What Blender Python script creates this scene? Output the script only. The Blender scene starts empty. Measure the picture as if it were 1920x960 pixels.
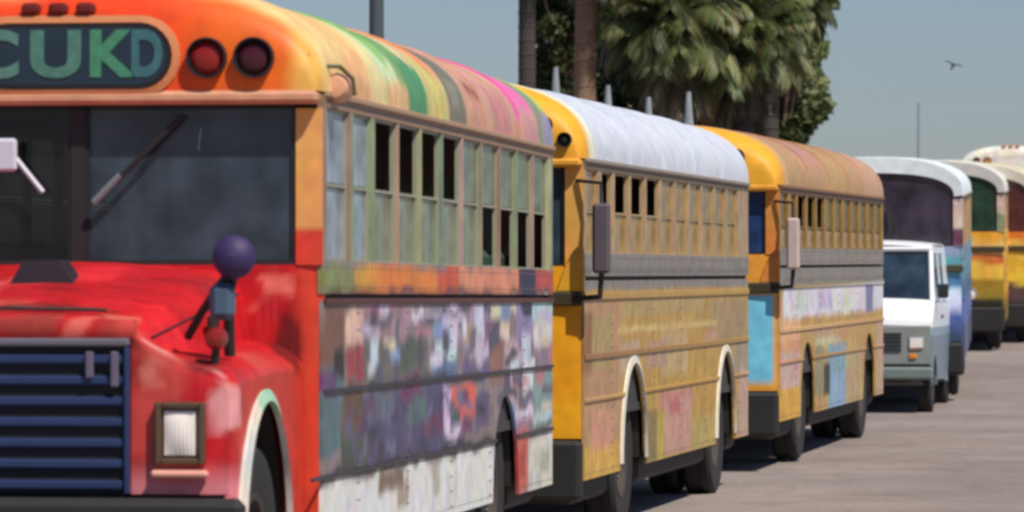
import bpy, math, random
import numpy as np
from mathutils import Vector

random.seed(7)
rng = np.random.default_rng(11)
scn = bpy.context.scene
C = scn.collection
R = math.radians

# ------------------------------------------------------------------ camera
F = 8800.0            # focal length in photo pixels
EYE = 1.8
HORIZON = 530.0
cam_data = bpy.data.cameras.new('camera')
cam = bpy.data.objects.new('camera', cam_data)
C.objects.link(cam)
cam.location = (0, 0, EYE)
cam.rotation_euler = (R(90), 0, 0)
cam_data.sensor_width = 36.0
cam_data.lens = F / 1920 * 36.0
cam_data.shift_y = (HORIZON - 480.0) / 1920
cam_data.clip_start = 0.5
cam_data.clip_end = 6000
cam_data.dof.use_dof = True
cam_data.dof.focus_distance = 36.0
cam_data.dof.aperture_fstop = 5.0
scn.camera = cam

# ------------------------------------------------------------------ world and sun
SUN_EL, SUN_AZ = R(54), R(142)          # azimuth clockwise from +Y (view direction)
world = bpy.data.worlds.new("World")
scn.world = world
world.use_nodes = True
wn, wl = world.node_tree.nodes, world.node_tree.links
bg = wn['Background']
sky = wn.new('ShaderNodeTexSky')
sky.sky_type = 'NISHITA'
sky.sun_disc = False
sky.sun_elevation = SUN_EL
sky.sun_rotation = SUN_AZ
sky.air_density = 1.0
sky.dust_density = 0.5
sky.ozone_density = 2.0
tint = wn.new('ShaderNodeMix'); tint.data_type = 'RGBA'; tint.blend_type = 'MULTIPLY'
tint.inputs[0].default_value = 1.0
tint.inputs[7].default_value = (0.755, 0.81, 1.0, 1)
wl.new(sky.outputs[0], tint.inputs[6])
wl.new(tint.outputs[2], bg.inputs['Color'])
bg.inputs['Strength'].default_value = 0.075
sun_data = bpy.data.lights.new('sun', 'SUN')
sun_data.energy = 4.5
sun_data.angle = R(0.6)
sun_data.color = (1.0, 0.95, 0.87)
sun = bpy.data.objects.new('sun', sun_data)
C.objects.link(sun)
sd = Vector((math.sin(SUN_AZ) * math.cos(SUN_EL), math.cos(SUN_AZ) * math.cos(SUN_EL), math.sin(SUN_EL)))
sun.rotation_euler = sd.to_track_quat('Z', 'Y').to_euler()
sun.location = (5, -5, 30)
scn.view_settings.view_transform = 'Standard'
scn.view_settings.look = 'None'
scn.view_settings.exposure = 0.0
scn.view_settings.gamma = 1.0
scn.cycles.filter_width = 3.0

# ------------------------------------------------------------------ colour helpers
ALB = 1.04
def lin(c):
    """photo-like 0-255 colour to a linear base colour"""
    o = []
    for v in c[:3]:
        v = v / 255.0
        v = v / 12.92 if v <= 0.04045 else ((v + 0.055) / 1.055) ** 2.4
        o.append(min(0.85, v * ALB))
    return tuple(o)

def vnoise(p, scale, seed=0):
    p = np.asarray(p, float) * scale + seed * 17.31
    i = np.floor(p).astype(np.int64); f = p - i
    f = f * f * (3 - 2 * f)
    out = np.zeros(len(p))
    for dx in (0, 1):
        for dy in (0, 1):
            for dz in (0, 1):
                h = ((i[:, 0] + dx) * 73856093) ^ ((i[:, 1] + dy) * 19349663) ^ ((i[:, 2] + dz) * 83492791) ^ (seed * 2654435)
                h = (h ^ (h >> 13)) * 1274126177 & 0x7fffffff
                v = (h % 10007) / 10007.0
                w = (f[:, 0] if dx else 1 - f[:, 0]) * (f[:, 1] if dy else 1 - f[:, 1]) * (f[:, 2] if dz else 1 - f[:, 2])
                out += v * w
    return out

# ------------------------------------------------------------------ materials
MATS = {}
def _mat(name):
    m = bpy.data.materials.new(name); m.use_nodes = True
    MATS[name] = m
    return m, m.node_tree.nodes, m.node_tree.links, m.node_tree.nodes['Principled BSDF']

def simple(name, col, rough=0.5, metal=0.0, var=0.12, nscale=6.0, bump=0.0, spec=0.5):
    m, n, l, b = _mat(name)
    tc = n.new('ShaderNodeTexCoord')
    nz = n.new('ShaderNodeTexNoise'); nz.inputs['Scale'].default_value = nscale; nz.inputs['Detail'].default_value = 6
    l.new(tc.outputs['Object'], nz.inputs['Vector'])
    hsv = n.new('ShaderNodeMix'); hsv.data_type = 'RGBA'; hsv.blend_type = 'MIX'
    c = lin(col)
    hsv.inputs[6].default_value = tuple(v * (1 - var) for v in c) + (1,)
    hsv.inputs[7].default_value = tuple(min(1, v * (1 + var)) for v in c) + (1,)
    l.new(nz.outputs['Fac'], hsv.inputs[0])
    l.new(hsv.outputs[2], b.inputs['Base Color'])
    b.inputs['Roughness'].default_value = rough
    b.inputs['Metallic'].default_value = metal
    b.inputs['Specular IOR Level'].default_value = spec
    if bump:
        bp = n.new('ShaderNodeBump'); bp.inputs['Strength'].default_value = bump; bp.inputs['Distance'].default_value = 0.01
        l.new(nz.outputs['Fac'], bp.inputs['Height']); l.new(bp.outputs[0], b.inputs['Normal'])
    return m

def paint_mat(name='painted_steel', streak=.14, rough=.42):
    m, n, l, b = _mat(name)
    at = n.new('ShaderNodeAttribute'); at.attribute_name = 'paint'
    tc = n.new('ShaderNodeTexCoord')
    nz = n.new('ShaderNodeTexNoise'); nz.inputs['Scale'].default_value = 9; nz.inputs['Detail'].default_value = 8
    l.new(tc.outputs['Object'], nz.inputs['Vector'])
    mp = n.new('ShaderNodeMapping'); mp.inputs['Scale'].default_value = (14, 14, 1.4)
    l.new(tc.outputs['Object'], mp.inputs['Vector'])
    st = n.new('ShaderNodeTexNoise'); st.inputs['Scale'].default_value = 2.2; st.inputs['Detail'].default_value = 5
    l.new(mp.outputs[0], st.inputs['Vector'])
    r1 = n.new('ShaderNodeMapRange'); r1.inputs[1].default_value = 0.35; r1.inputs[2].default_value = 0.7
    r1.inputs[3].default_value = 0.88; r1.inputs[4].default_value = 1.08
    l.new(nz.outputs['Fac'], r1.inputs[0])
    r2 = n.new('ShaderNodeMapRange'); r2.inputs[1].default_value = 0.55; r2.inputs[2].default_value = 0.78
    r2.inputs[3].default_value = 0.0; r2.inputs[4].default_value = streak
    l.new(st.outputs['Fac'], r2.inputs[0])
    mu = n.new('ShaderNodeMix'); mu.data_type = 'RGBA'; mu.blend_type = 'MULTIPLY'; mu.inputs[0].default_value = 1
    l.new(at.outputs['Color'], mu.inputs[6]); l.new(r1.outputs[0], mu.inputs[7])
    du = n.new('ShaderNodeMix'); du.data_type = 'RGBA'
    du.inputs[7].default_value = (0.30, 0.25, 0.20, 1)
    l.new(r2.outputs[0], du.inputs[0]); l.new(mu.outputs[2], du.inputs[6])
    l.new(du.outputs[2], b.inputs['Base Color'])
    b.inputs['Roughness'].default_value = rough
    b.inputs['Specular IOR Level'].default_value = 0.28
    bp = n.new('ShaderNodeBump'); bp.inputs['Strength'].default_value = 0.25; bp.inputs['Distance'].default_value = 0.02
    nb = n.new('ShaderNodeTexNoise'); nb.inputs['Scale'].default_value = 2.3; nb.inputs['Detail'].default_value = 2
    l.new(tc.outputs['Object'], nb.inputs['Vector'])
    l.new(nb.outputs['Fac'], bp.inputs['Height']); l.new(bp.outputs[0], b.inputs['Normal'])
    return m
PAINT = paint_mat()
ROOFP = paint_mat('painted_roof_steel', .03, .5)

def glass_mat(name, col, alpha, rough=0.12, spec=0.6):
    m, n, l, b = _mat(name)
    tc = n.new('ShaderNodeTexCoord')
    nz = n.new('ShaderNodeTexNoise'); nz.inputs['Scale'].default_value = 3.5; nz.inputs['Detail'].default_value = 6
    l.new(tc.outputs['Object'], nz.inputs['Vector'])
    mx = n.new('ShaderNodeMix'); mx.data_type = 'RGBA'
    c = lin(col)
    mx.inputs[6].default_value = tuple(v * .62 for v in c) + (1,); mx.inputs[7].default_value = tuple(min(.9, v * 1.4) for v in c) + (1,)
    nr = n.new('ShaderNodeMapRange'); nr.inputs[1].default_value = .36; nr.inputs[2].default_value = .66
    l.new(nz.outputs['Fac'], nr.inputs[0])
    l.new(nr.outputs[0], mx.inputs[0]); l.new(mx.outputs[2], b.inputs['Base Color'])
    b.inputs['Roughness'].default_value = rough
    b.inputs['Specular IOR Level'].default_value = spec
    ar = n.new('ShaderNodeMapRange'); ar.inputs[3].default_value = max(0, alpha - .12); ar.inputs[4].default_value = min(1, alpha + .12)
    l.new(nz.outputs['Fac'], ar.inputs[0]); l.new(ar.outputs[0], b.inputs['Alpha'])
    return m

BLACK = simple('black_rubber_trim', (34, 32, 32), .6)
TYRE = simple('worn_tyre_rubber', (42, 40, 40), .9, nscale=25, bump=.4)
STEEL = simple('dull_steel', (120, 112, 104), .6, .3)
RUSTRIM = simple('dusty_dark_rim', (66, 58, 52), .8)
CHROME = simple('bright_metal', (205, 205, 205), .25, .8)
DARKMETAL = simple('dark_chassis_metal', (40, 37, 34), .7)
LENS = simple('headlight_glass', (232, 222, 212), .15)
REDLENS = simple('dark_red_lens', (140, 32, 26), .2)
AMBER = simple('amber_lens', (215, 130, 40), .25)
SEATM = simple('dark_green_vinyl', (38, 58, 44), .55)
INNER = simple('dark_interior_panel', (60, 60, 58), .7)
WS = glass_mat('windscreen_glass', (60, 72, 84), .66, .07)
WSD = glass_mat('windscreen_glass_clear', (26, 24, 28), .6, .08)  # darker base colour paints this pane as free of reflections

# ------------------------------------------------------------------ mesh helpers
class MB:
    def __init__(s): s.v = []; s.f = []
    def add(s, vs, fs):
        o = len(s.v); s.v += [tuple(v) for v in vs]; s.f += [tuple(i + o for i in f) for f in fs]; return s
    def box(s, x0, x1, y0, y1, z0, z1):
        return s.add([(x0,y0,z0),(x1,y0,z0),(x1,y1,z0),(x0,y1,z0),(x0,y0,z1),(x1,y0,z1),(x1,y1,z1),(x0,y1,z1)],
                     [(3,2,1,0),(4,5,6,7),(0,1,5,4),(1,2,6,5),(2,3,7,6),(3,0,4,7)])
    def cbox(s, x0, x1, y0, y1, z0, z1, b=.01):
        """box with bevelled edges"""
        bm_v = []; 
        xs, ys, zs = (x0, x1), (y0, y1), (z0, z1)
        cx, cy, cz = (x0+x1)/2, (y0+y1)/2, (z0+z1)/2
        b = min(b, (x1-x0)/2.2, (y1-y0)/2.2, (z1-z0)/2.2)
        idx = {}
        for i in (0,1):
            for j in (0,1):
                for k in (0,1):
                    X, Y, Z = xs[i], ys[j], zs[k]
                    sx, sy, sz = (1-2*i)*b, (1-2*j)*b, (1-2*k)*b
                    idx[i,j,k,0] = len(bm_v); bm_v.append((X, Y+sy, Z+sz))
                    idx[i,j,k,1] = len(bm_v); bm_v.append((X+sx, Y, Z+sz))
                    idx[i,j,k,2] = len(bm_v); bm_v.append((X+sx, Y+sy, Z))
        fs = []
        for i in (0,1):
            q = [idx[i,0,0,0], idx[i,1,0,0], idx[i,1,1,0], idx[i,0,1,0]]; fs.append(q if i else q[::-1])
            q = [idx[0,i,0,1], idx[0,i,1,1], idx[1,i,1,1], idx[1,i,0,1]]; fs.append(q if i else q[::-1])
            q = [idx[0,0,i,2], idx[1,0,i,2], idx[1,1,i,2], idx[0,1,i,2]]; fs.append(q if i else q[::-1])
        for a in (0,1):
            for c in (0,1):
                q = [idx[0,a,c,1], idx[1,a,c,1], idx[1,a,c,2], idx[0,a,c,2]]; fs.append(q)
                q = [idx[a,0,c,0], idx[a,1,c,0], idx[a,1,c,2], idx[a,0,c,2]]; fs.append(q)
                q = [idx[a,c,0,0], idx[a,c,1,0], idx[a,c,1,1], idx[a,c,0,1]]; fs.append(q)
                for k in (0,1): pass
        for k in idx:
            if k[3] == 0:
                fs.append((idx[k[0],k[1],k[2],0], idx[k[0],k[1],k[2],1], idx[k[0],k[1],k[2],2]))
        return s.add(bm_v, fs)
    def tube(s, pts, r, n=8, r2=None):
        pts = [Vector(p) for p in pts]; rings = []
        m = len(pts)
        for i, p in enumerate(pts):
            d = (pts[min(i+1, m-1)] - pts[max(i-1, 0)]).normalized()
            a = d.cross(Vector((0,0,1)));
            if a.length < .05: a = d.cross(Vector((1,0,0)))
            a.normalize(); b = d.cross(a).normalized()
            rr = r if r2 is None else r + (r2 - r) * i / (m - 1)
            rings.append([p + a*math.cos(2*math.pi*k/n)*rr + b*math.sin(2*math.pi*k/n)*rr for k in range(n)])
        vs = [v for rg in rings for v in rg]; fs = []
        for i in range(m-1):
            for k in range(n):
                fs.append((i*n+k, i*n+(k+1)%n, (i+1)*n+(k+1)%n, (i+1)*n+k))
        fs.append(tuple(range(n))[::-1]); fs.append(tuple((m-1)*n+k for k in range(n)))
        return s.add(vs, fs)
    def lathe(s, prof, c, axis='x', n=28):
        """prof: list of (radius, offset along axis)"""
        vs = []; fs = []; m = len(prof)
        for k in range(n):
            a = 2*math.pi*k/n
            for r_, h in prof:
                u, w = r_*math.cos(a), r_*math.sin(a)
                if axis == 'x': vs.append((c[0]+h, c[1]+u, c[2]+w))
                elif axis == 'y': vs.append((c[0]+u, c[1]+h, c[2]+w))
                else: vs.append((c[0]+u, c[1]+w, c[2]+h))
        for k in range(n):
            for i in range(m-1):
                fs.append((k*m+i, ((k+1)%n)*m+i, ((k+1)%n)*m+i+1, k*m+i+1))
        return s.add(vs, fs)
    def grid(s, P):
        """P: 2-D list of points"""
        a, b = len(P), len(P[0])
        return s.add([p for r_ in P for p in r_], [(i*b+j, (i+1)*b+j, (i+1)*b+j+1, i*b+j+1) for i in range(a-1) for j in range(b-1)])
    def slab(s, P, off):
        """closed sheet: grid P plus the same grid moved by off(p)"""
        a, b = len(P), len(P[0])
        Q = [[off(p) for p in r_] for r_ in P]
        o = a*b
        vs = [p for r_ in P for p in r_] + [p for r_ in Q for p in r_]
        fs = []
        for i in range(a-1):
            for j in range(b-1):
                q = (i*b+j, (i+1)*b+j, (i+1)*b+j+1, i*b+j+1)
                fs.append(q); fs.append(tuple(x+o for x in q[::-1]))
        rim = [(i, 0) for i in range(a)] + [(a-1, j) for j in range(1, b)] + [(i, b-1) for i in range(a-2, -1, -1)] + [(0, j) for j in range(b-2, 0, -1)]
        for k in range(len(rim)):
            i0 = rim[k][0]*b+rim[k][1]; i1 = rim[(k+1) % len(rim)]; i1 = i1[0]*b+i1[1]
            fs.append((i0, i0+o, i1+o, i1))
        return s.add(vs, fs)
    def prism(s, poly, axis, h0, h1):
        """extrude polygon (list of 2-tuples) along axis"""
        n = len(poly)
        def pt(p, h):
            return (h, p[0], p[1]) if axis == 'x' else (p[0], h, p[1]) if axis == 'y' else (p[0], p[1], h)
        vs = [pt(p, h0) for p in poly] + [pt(p, h1) for p in poly]
        fs = [tuple(range(n))[::-1], tuple(range(n, 2*n))] + [(k, (k+1)%n, (k+1)%n+n, k+n) for k in range(n)]
        return s.add(vs, fs)
    def mesh(s, name, mat, paint=None, smooth=False, fix=True):
        me = bpy.data.meshes.new(name)
        me.from_pydata(s.v, [], s.f)
        if fix:
            import bmesh
            bm = bmesh.new(); bm.from_mesh(me)
            bmesh.ops.recalc_face_normals(bm, faces=bm.faces)
            bm.to_mesh(me); bm.free()
        me.materials.append(mat)
        if paint is not None:
            P = np.array(s.v)
            col = np.ones((len(P), 4)); col[:, :3] = paint(P) if callable(paint) else np.array(lin(paint))
            at = me.color_attributes.new('paint', 'FLOAT_COLOR', 'POINT')
            at.data.foreach_set('color', col.astype(np.float32).ravel())
        if smooth:
            me.polygons.foreach_set('use_smooth', [True] * len(me.polygons))
            try: me.set_sharp_from_angle(angle=R(40))
            except Exception: pass
        me.update()
        return me
    def build(s, name, mat, parent=None, paint=None, smooth=False, label=None, fix=True):
        return link(name, s.mesh(name, mat, paint, smooth, fix), parent, label)

def link(name, me, parent=None, label=None, loc=None):
    o = bpy.data.objects.new(name, me); C.objects.link(o)
    if parent is not None: o.parent = parent
    if loc is not None: o.location = loc
    if label: o['label'] = label
    return o

def thing(name, label, cat, loc=(0,0,0), rot=(0,0,0), group=None):
    o = bpy.data.objects.new(name, None); C.objects.link(o)
    o.location = loc; o.rotation_euler = rot; o.empty_display_size = .3
    o['label'] = label; o['category'] = cat
    if group: o['group'] = group
    return o

def copy_tree(o, parent=None):
    c = o.copy(); C.objects.link(c); c.parent = parent
    for ch in list(o.children): copy_tree(ch, c)
    return c

# ------------------------------------------------------------------ ground
GY = [-200, 0, 20, 32, 42, 48, 53, 60, 65, 80, 90, 97, 109, 119, 6000]
GZ = [.05, .05, .04, 0, .01, .055, .095, .18, .27, .66, .90, 1.2, 1.78, 1.74, 1.74]
def gz(Y): return float(np.interp(Y, GY, GZ))

def dirt():
    m, n, l, b = _mat('dusty_worn_asphalt')
    tc = n.new('ShaderNodeTexCoord')
    a = n.new('ShaderNodeTexNoise'); a.inputs['Scale'].default_value = .35; a.inputs['Detail'].default_value = 6
    f = n.new('ShaderNodeTexNoise'); f.inputs['Scale'].default_value = 30; f.inputs['Detail'].default_value = 6
    g = n.new('ShaderNodeTexNoise'); g.inputs['Scale'].default_value = 2.6; g.inputs['Detail'].default_value = 8
    for t in (a, f, g): l.new(tc.outputs['Object'], t.inputs['Vector'])
    cr = n.new('ShaderNodeValToRGB')
    cr.color_ramp.elements[0].position = .35; cr.color_ramp.elements[0].color = (.245, .197, .172, 1)
    cr.color_ramp.elements[1].position = .65; cr.color_ramp.elements[1].color = (.330, .270, .236, 1)
    l.new(a.outputs['Fac'], cr.inputs[0])
    r1 = n.new('ShaderNodeMapRange'); r1.inputs[1].default_value = .3; r1.inputs[2].default_value = .7; r1.inputs[3].default_value = .78; r1.inputs[4].default_value = 1.16
    l.new(f.outputs['Fac'], r1.inputs[0])
    r2 = n.new('ShaderNodeMapRange'); r2.inputs[1].default_value = .3; r2.inputs[2].default_value = .7; r2.inputs[3].default_value = .92; r2.inputs[4].default_value = 1.06
    l.new(g.outputs['Fac'], r2.inputs[0])
    mm = n.new('ShaderNodeMath'); mm.operation = 'MULTIPLY'; l.new(r1.outputs[0], mm.inputs[0]); l.new(r2.outputs[0], mm.inputs[1])
    mu = n.new('ShaderNodeMix'); mu.data_type = 'RGBA'; mu.blend_type = 'MULTIPLY'; mu.inputs[0].default_value = 1
    l.new(cr.outputs[0], mu.inputs[6]); l.new(mm.outputs[0], mu.inputs[7])
    vo = n.new('ShaderNodeTexVoronoi'); vo.feature = 'DISTANCE_TO_EDGE'; vo.inputs['Scale'].default_value = .55
    wv = n.new('ShaderNodeTexNoise'); wv.inputs['Scale'].default_value = 1.6; wv.inputs['Detail'].default_value = 5
    l.new(tc.outputs['Object'], wv.inputs['Vector'])
    va = n.new('ShaderNodeVectorMath'); va.operation = 'MULTIPLY_ADD'; va.inputs[1].default_value = (1.1, 1.1, 0)
    l.new(wv.outputs['Color'], va.inputs[0]); l.new(tc.outputs['Object'], va.inputs[2]); l.new(va.outputs[0], vo.inputs['Vector'])
    ck = n.new('ShaderNodeMapRange'); ck.inputs[1].default_value = 0.0; ck.inputs[2].default_value = .035; ck.inputs[3].default_value = .84; ck.inputs[4].default_value = 1.0
    l.new(vo.outputs['Distance'], ck.inputs[0])
    oi = n.new('ShaderNodeTexNoise'); oi.inputs['Scale'].default_value = .8; oi.inputs['Detail'].default_value = 4; l.new(tc.outputs['Object'], oi.inputs['Vector'])
    om = n.new('ShaderNodeMapRange'); om.inputs[1].default_value = .62; om.inputs[2].default_value = .74; om.inputs[3].default_value = 1.0; om.inputs[4].default_value = .78
    l.new(oi.outputs['Fac'], om.inputs[0])
    m3 = n.new('ShaderNodeMath'); m3.operation = 'MULTIPLY'; l.new(ck.outputs[0], m3.inputs[0]); l.new(om.outputs[0], m3.inputs[1])
    m4 = n.new('ShaderNodeMix'); m4.data_type = 'RGBA'; m4.blend_type = 'MULTIPLY'; m4.inputs[0].default_value = 1
    l.new(mu.outputs[2], m4.inputs[6]); l.new(m3.outputs[0], m4.inputs[7])
    l.new(m4.outputs[2], b.inputs['Base Color']); b.inputs['Roughness'].default_value = .9
    bp = n.new('ShaderNodeBump'); bp.inputs['Strength'].default_value = .5; bp.inputs['Distance'].default_value = .02
    l.new(f.outputs['Fac'], bp.inputs['Height']); l.new(bp.outputs[0], b.inputs['Normal'])
    return m
ASPH = dirt()
ys = [-200, -60, -20, 0, 12, 20] + list(np.arange(22, 70, 1.5)) + [72, 76, 80, 86, 92, 100, 120, 140, 200, 400, 1000, 3000]
ys = sorted(set(list(ys)+[97, 104, 109, 114, 119]))
xs = [-2500, -600, -150, -50, -20, -10, -5, 0, 5, 10, 20, 50, 150, 600, 2500]
g = MB().grid([[(x, y, gz(y)) for y in ys] for x in xs])
o = g.build('ground', ASPH, fix=False); o['kind'] = 'structure'

PEB = simple('pale_grit', (150, 136, 126), .95, var=.3)
pb = MB()
for i in range(1500):
    Y = random.uniform(28, 62); X = random.uniform(Y*.045, Y*.125)
    r_ = random.uniform(.005, .016); z = gz(Y)
    a = random.uniform(0, 6.28); n_ = 5
    base = [(X + r_*random.uniform(.7,1.2)*math.cos(a+k*6.283/n_), Y + r_*random.uniform(.7,1.2)*math.sin(a+k*6.283/n_), z-.002) for k in range(n_)]
    top = [(X*.4+v[0]*.6, Y*.4+v[1]*.6, z+r_*.35) for v in base]
    pb.add(base+top, [(0,1,2,3,4)[::-1], (5,6,7,8,9)] + [(k,(k+1)%5,(k+1)%5+5,k+5) for k in range(5)])
o = pb.build('gravel', PEB); o['kind'] = 'stuff'; o['label'] = 'loose grit scattered over the dusty roadway'; o['category'] = 'gravel'

# ------------------------------------------------------------------ bus poses (front right corner, rear right corner as seen from the road)
W = 1.2
class Pose:
    def __init__(s, x_front, S_front, x_rear, S_rear, g_front, g_rear, yaw=None, L=None):
        s.Z0 = F / S_front; s.X0 = (x_front - 960) / S_front
        if yaw is None:
            Z1 = F / S_rear; X1 = (x_rear - 960) / S_rear
            s.yaw = math.atan2(X1 - s.X0, Z1 - s.Z0); s.L = math.hypot(X1 - s.X0, Z1 - s.Z0)
        else: s.yaw = yaw; s.L = L
        s.g0, s.g1 = g_front, g_rear
        s.pitch = math.atan2(g_rear - g_front, s.L)
        s.loc = (s.X0 - W*math.cos(s.yaw), s.Z0 + W*math.sin(s.yaw), g_front)
        s.rot = (s.pitch, 0, -s.yaw)
    def side(s, px, py, lat=W):
        """photo pixel to (along, height) on the bus side plane"""
        t = (px - 960) / F; k = lat - W
        X0 = s.X0 + k*math.cos(s.yaw); Z0 = s.Z0 - k*math.sin(s.yaw)
        y = (t*Z0 - X0) / (math.sin(s.yaw) - t*math.cos(s.yaw))
        Z = Z0 + y*math.cos(s.yaw)
        z = EYE - (py - HORIZON)*Z/F - (s.g0 + (s.g1 - s.g0)*y/s.L)
        return y, z
    def rects(s, lst, lat=W):
        out = []
        for x0, y0, x1, y1, c in lst:
            a, _ = s.side(x0, 0, lat); b, _ = s.side(x1, 0, lat)
            xm = (x0 + x1)/2
            _, zt = s.side(xm, y0, lat); _, zb = s.side(xm, y1, lat)
            out.append((a, b, zb, zt, c))
        return out

def painter(base, rects, soft=.035, mott=.18, seed=1, hue=.10, jit=.05, boost=1.0):
    """hand-painted patches: rects (y0,y1,z0,z1,colour) over base colour (or base(P))"""
    def fn(P):
        N = len(P)
        col = base(P) if callable(base) else np.tile(np.array(lin(base)), (N, 1))
        y = P[:, 1] + (vnoise(P, 5, seed) - .5)*2*jit; z = P[:, 2] + (vnoise(P, 5, seed+3) - .5)*2*jit
        for (a, b, c, d, rgb) in rects:
            sy = np.clip(np.minimum(y - a, b - y)/soft + .5, 0, 1); sz = np.clip(np.minimum(z - c, d - z)/soft + .5, 0, 1)
            w = (sy*sz)[:, None]
            if boost != 1: rgb = tuple(max(4, min(250, 128 + (v-128)*boost)) for v in rgb)
            col = col*(1 - w) + np.array(lin(rgb))*w
        if mott:
            m = 1 + mott*2*(vnoise(P, 9, seed+7) - .5) + mott*(vnoise(P, 24, seed+8) - .5)*2
            col = col*m[:, None]
        if hue:
            for ch in range(3): col[:, ch] *= 1 + hue*2*(vnoise(P, 6, seed+20+ch) - .5)*1.4
        return np.clip(col, .01, .86)
    return fn

# ------------------------------------------------------------------ bus pieces
GUT = 2.66
def arch_pt(x_or_t, rise=.56, half=W, n=.8):
    t = x_or_t
    c, s_ = math.cos(t), math.sin(t)
    return (half*math.copysign(abs(c)**n, c), rise*abs(s_)**n)

def wheel_tpl(rad=.5, wid=.26, rimcol=None):
    rim = rimcol or RUSTRIM
    w = wid/2
    t = MB().lathe([(rad*.56, -w*.8), (rad*.8, -w), (rad*.95, -w*.92), (rad, -w*.7), (rad, -w*.25), (rad*.975, -w*.2), (rad*.975, w*.2), (rad, w*.25), (rad, w*.7), (rad*.95, w*.92), (rad*.8, w), (rad*.56, w*.8), (rad*.56, -w*.8)], (0,0,0))
    r = MB().lathe([(rad*.565, -w*.78), (rad*.565, w*.85), (rad*.5, w*.8), (rad*.46, w*.3), (rad*.3, w*.25), (rad*.2, w*.7), (rad*.0, w*.75)], (0,0,0))
    h = MB()
    for k in range(8):
        a = k*math.pi/4
        h.lathe([(.02, 0), (.02, .03), (0.0, .03)], (w*.3, rad*.36*math.cos(a), rad*.36*math.sin(a)), n=6)
    return t.mesh('tyre', TYRE, smooth=True), r.mesh('rim', rim, smooth=True), h.mesh('lug_nuts', STEEL)

WHEEL = wheel_tpl()
def add_wheel(parent, x, y, z, dual=False, rad=.5, tpl=None):
    t_, r_, h_ = tpl or WHEEL
    s = 1 if x > 0 else -1
    o = link('wheel', r_, parent, loc=(x, y, z)); o.rotation_euler = (0, 0, 0 if s > 0 else math.pi)
    link('tyre', t_, o)
    hh = link('lug_nuts', h_, o); hh['kind'] = 'stuff'
    if dual:
        link('tyre', t_, o, loc=(-.3, 0, 0))

def side_sheet(y0, y1, z0, z1, arches, x, s, step, thick=.02):
    n = max(2, int(round((y1-y0)/step))+1); m = max(2, int(round((z1-z0)/step))+1)
    P = []
    for i in range(n):
        y = y0 + (y1-y0)*i/(n-1); zb = z0
        for (yc, a, b, zc) in arches:
            u = (y - yc)/a
            if abs(u) < 1: zb = max(zb, zc + b*math.sqrt(1-u*u))
        zb = min(zb, z1 - .03)
        P.append([(s*x, y, zb + (z1-zb)*j/(m-1)) for j in range(m)])
    return MB().slab(P, lambda p: (p[0] - s*thick, p[1], p[2]))

def window_unit(parent, meshes, s, y, open_top, open_low=False):
    """window frame with its panes, sitting in the opening"""
    fr, up, lo, lo_low = meshes
    w = link('window', fr, parent, loc=(s*(W-.026), y, 0))
    if open_top != 1: link('pane', up, w)
    if open_top != 2: link('pane', lo, w, loc=(-s*.008, 0, 0))
    return w

SEAT = None
def seat_mesh():
    b = MB()
    b.cbox(-.45, .45, 0, .42, .35, .47, .04)
    b.cbox(-.45, .45, .40, .50, .40, 1.05, .04)
    b.box(-.40, -.36, .05, .40, 0, .36); b.box(.36, .40, .05, .40, 0, .36)
    return b.mesh('seat', SEATM)

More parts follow.
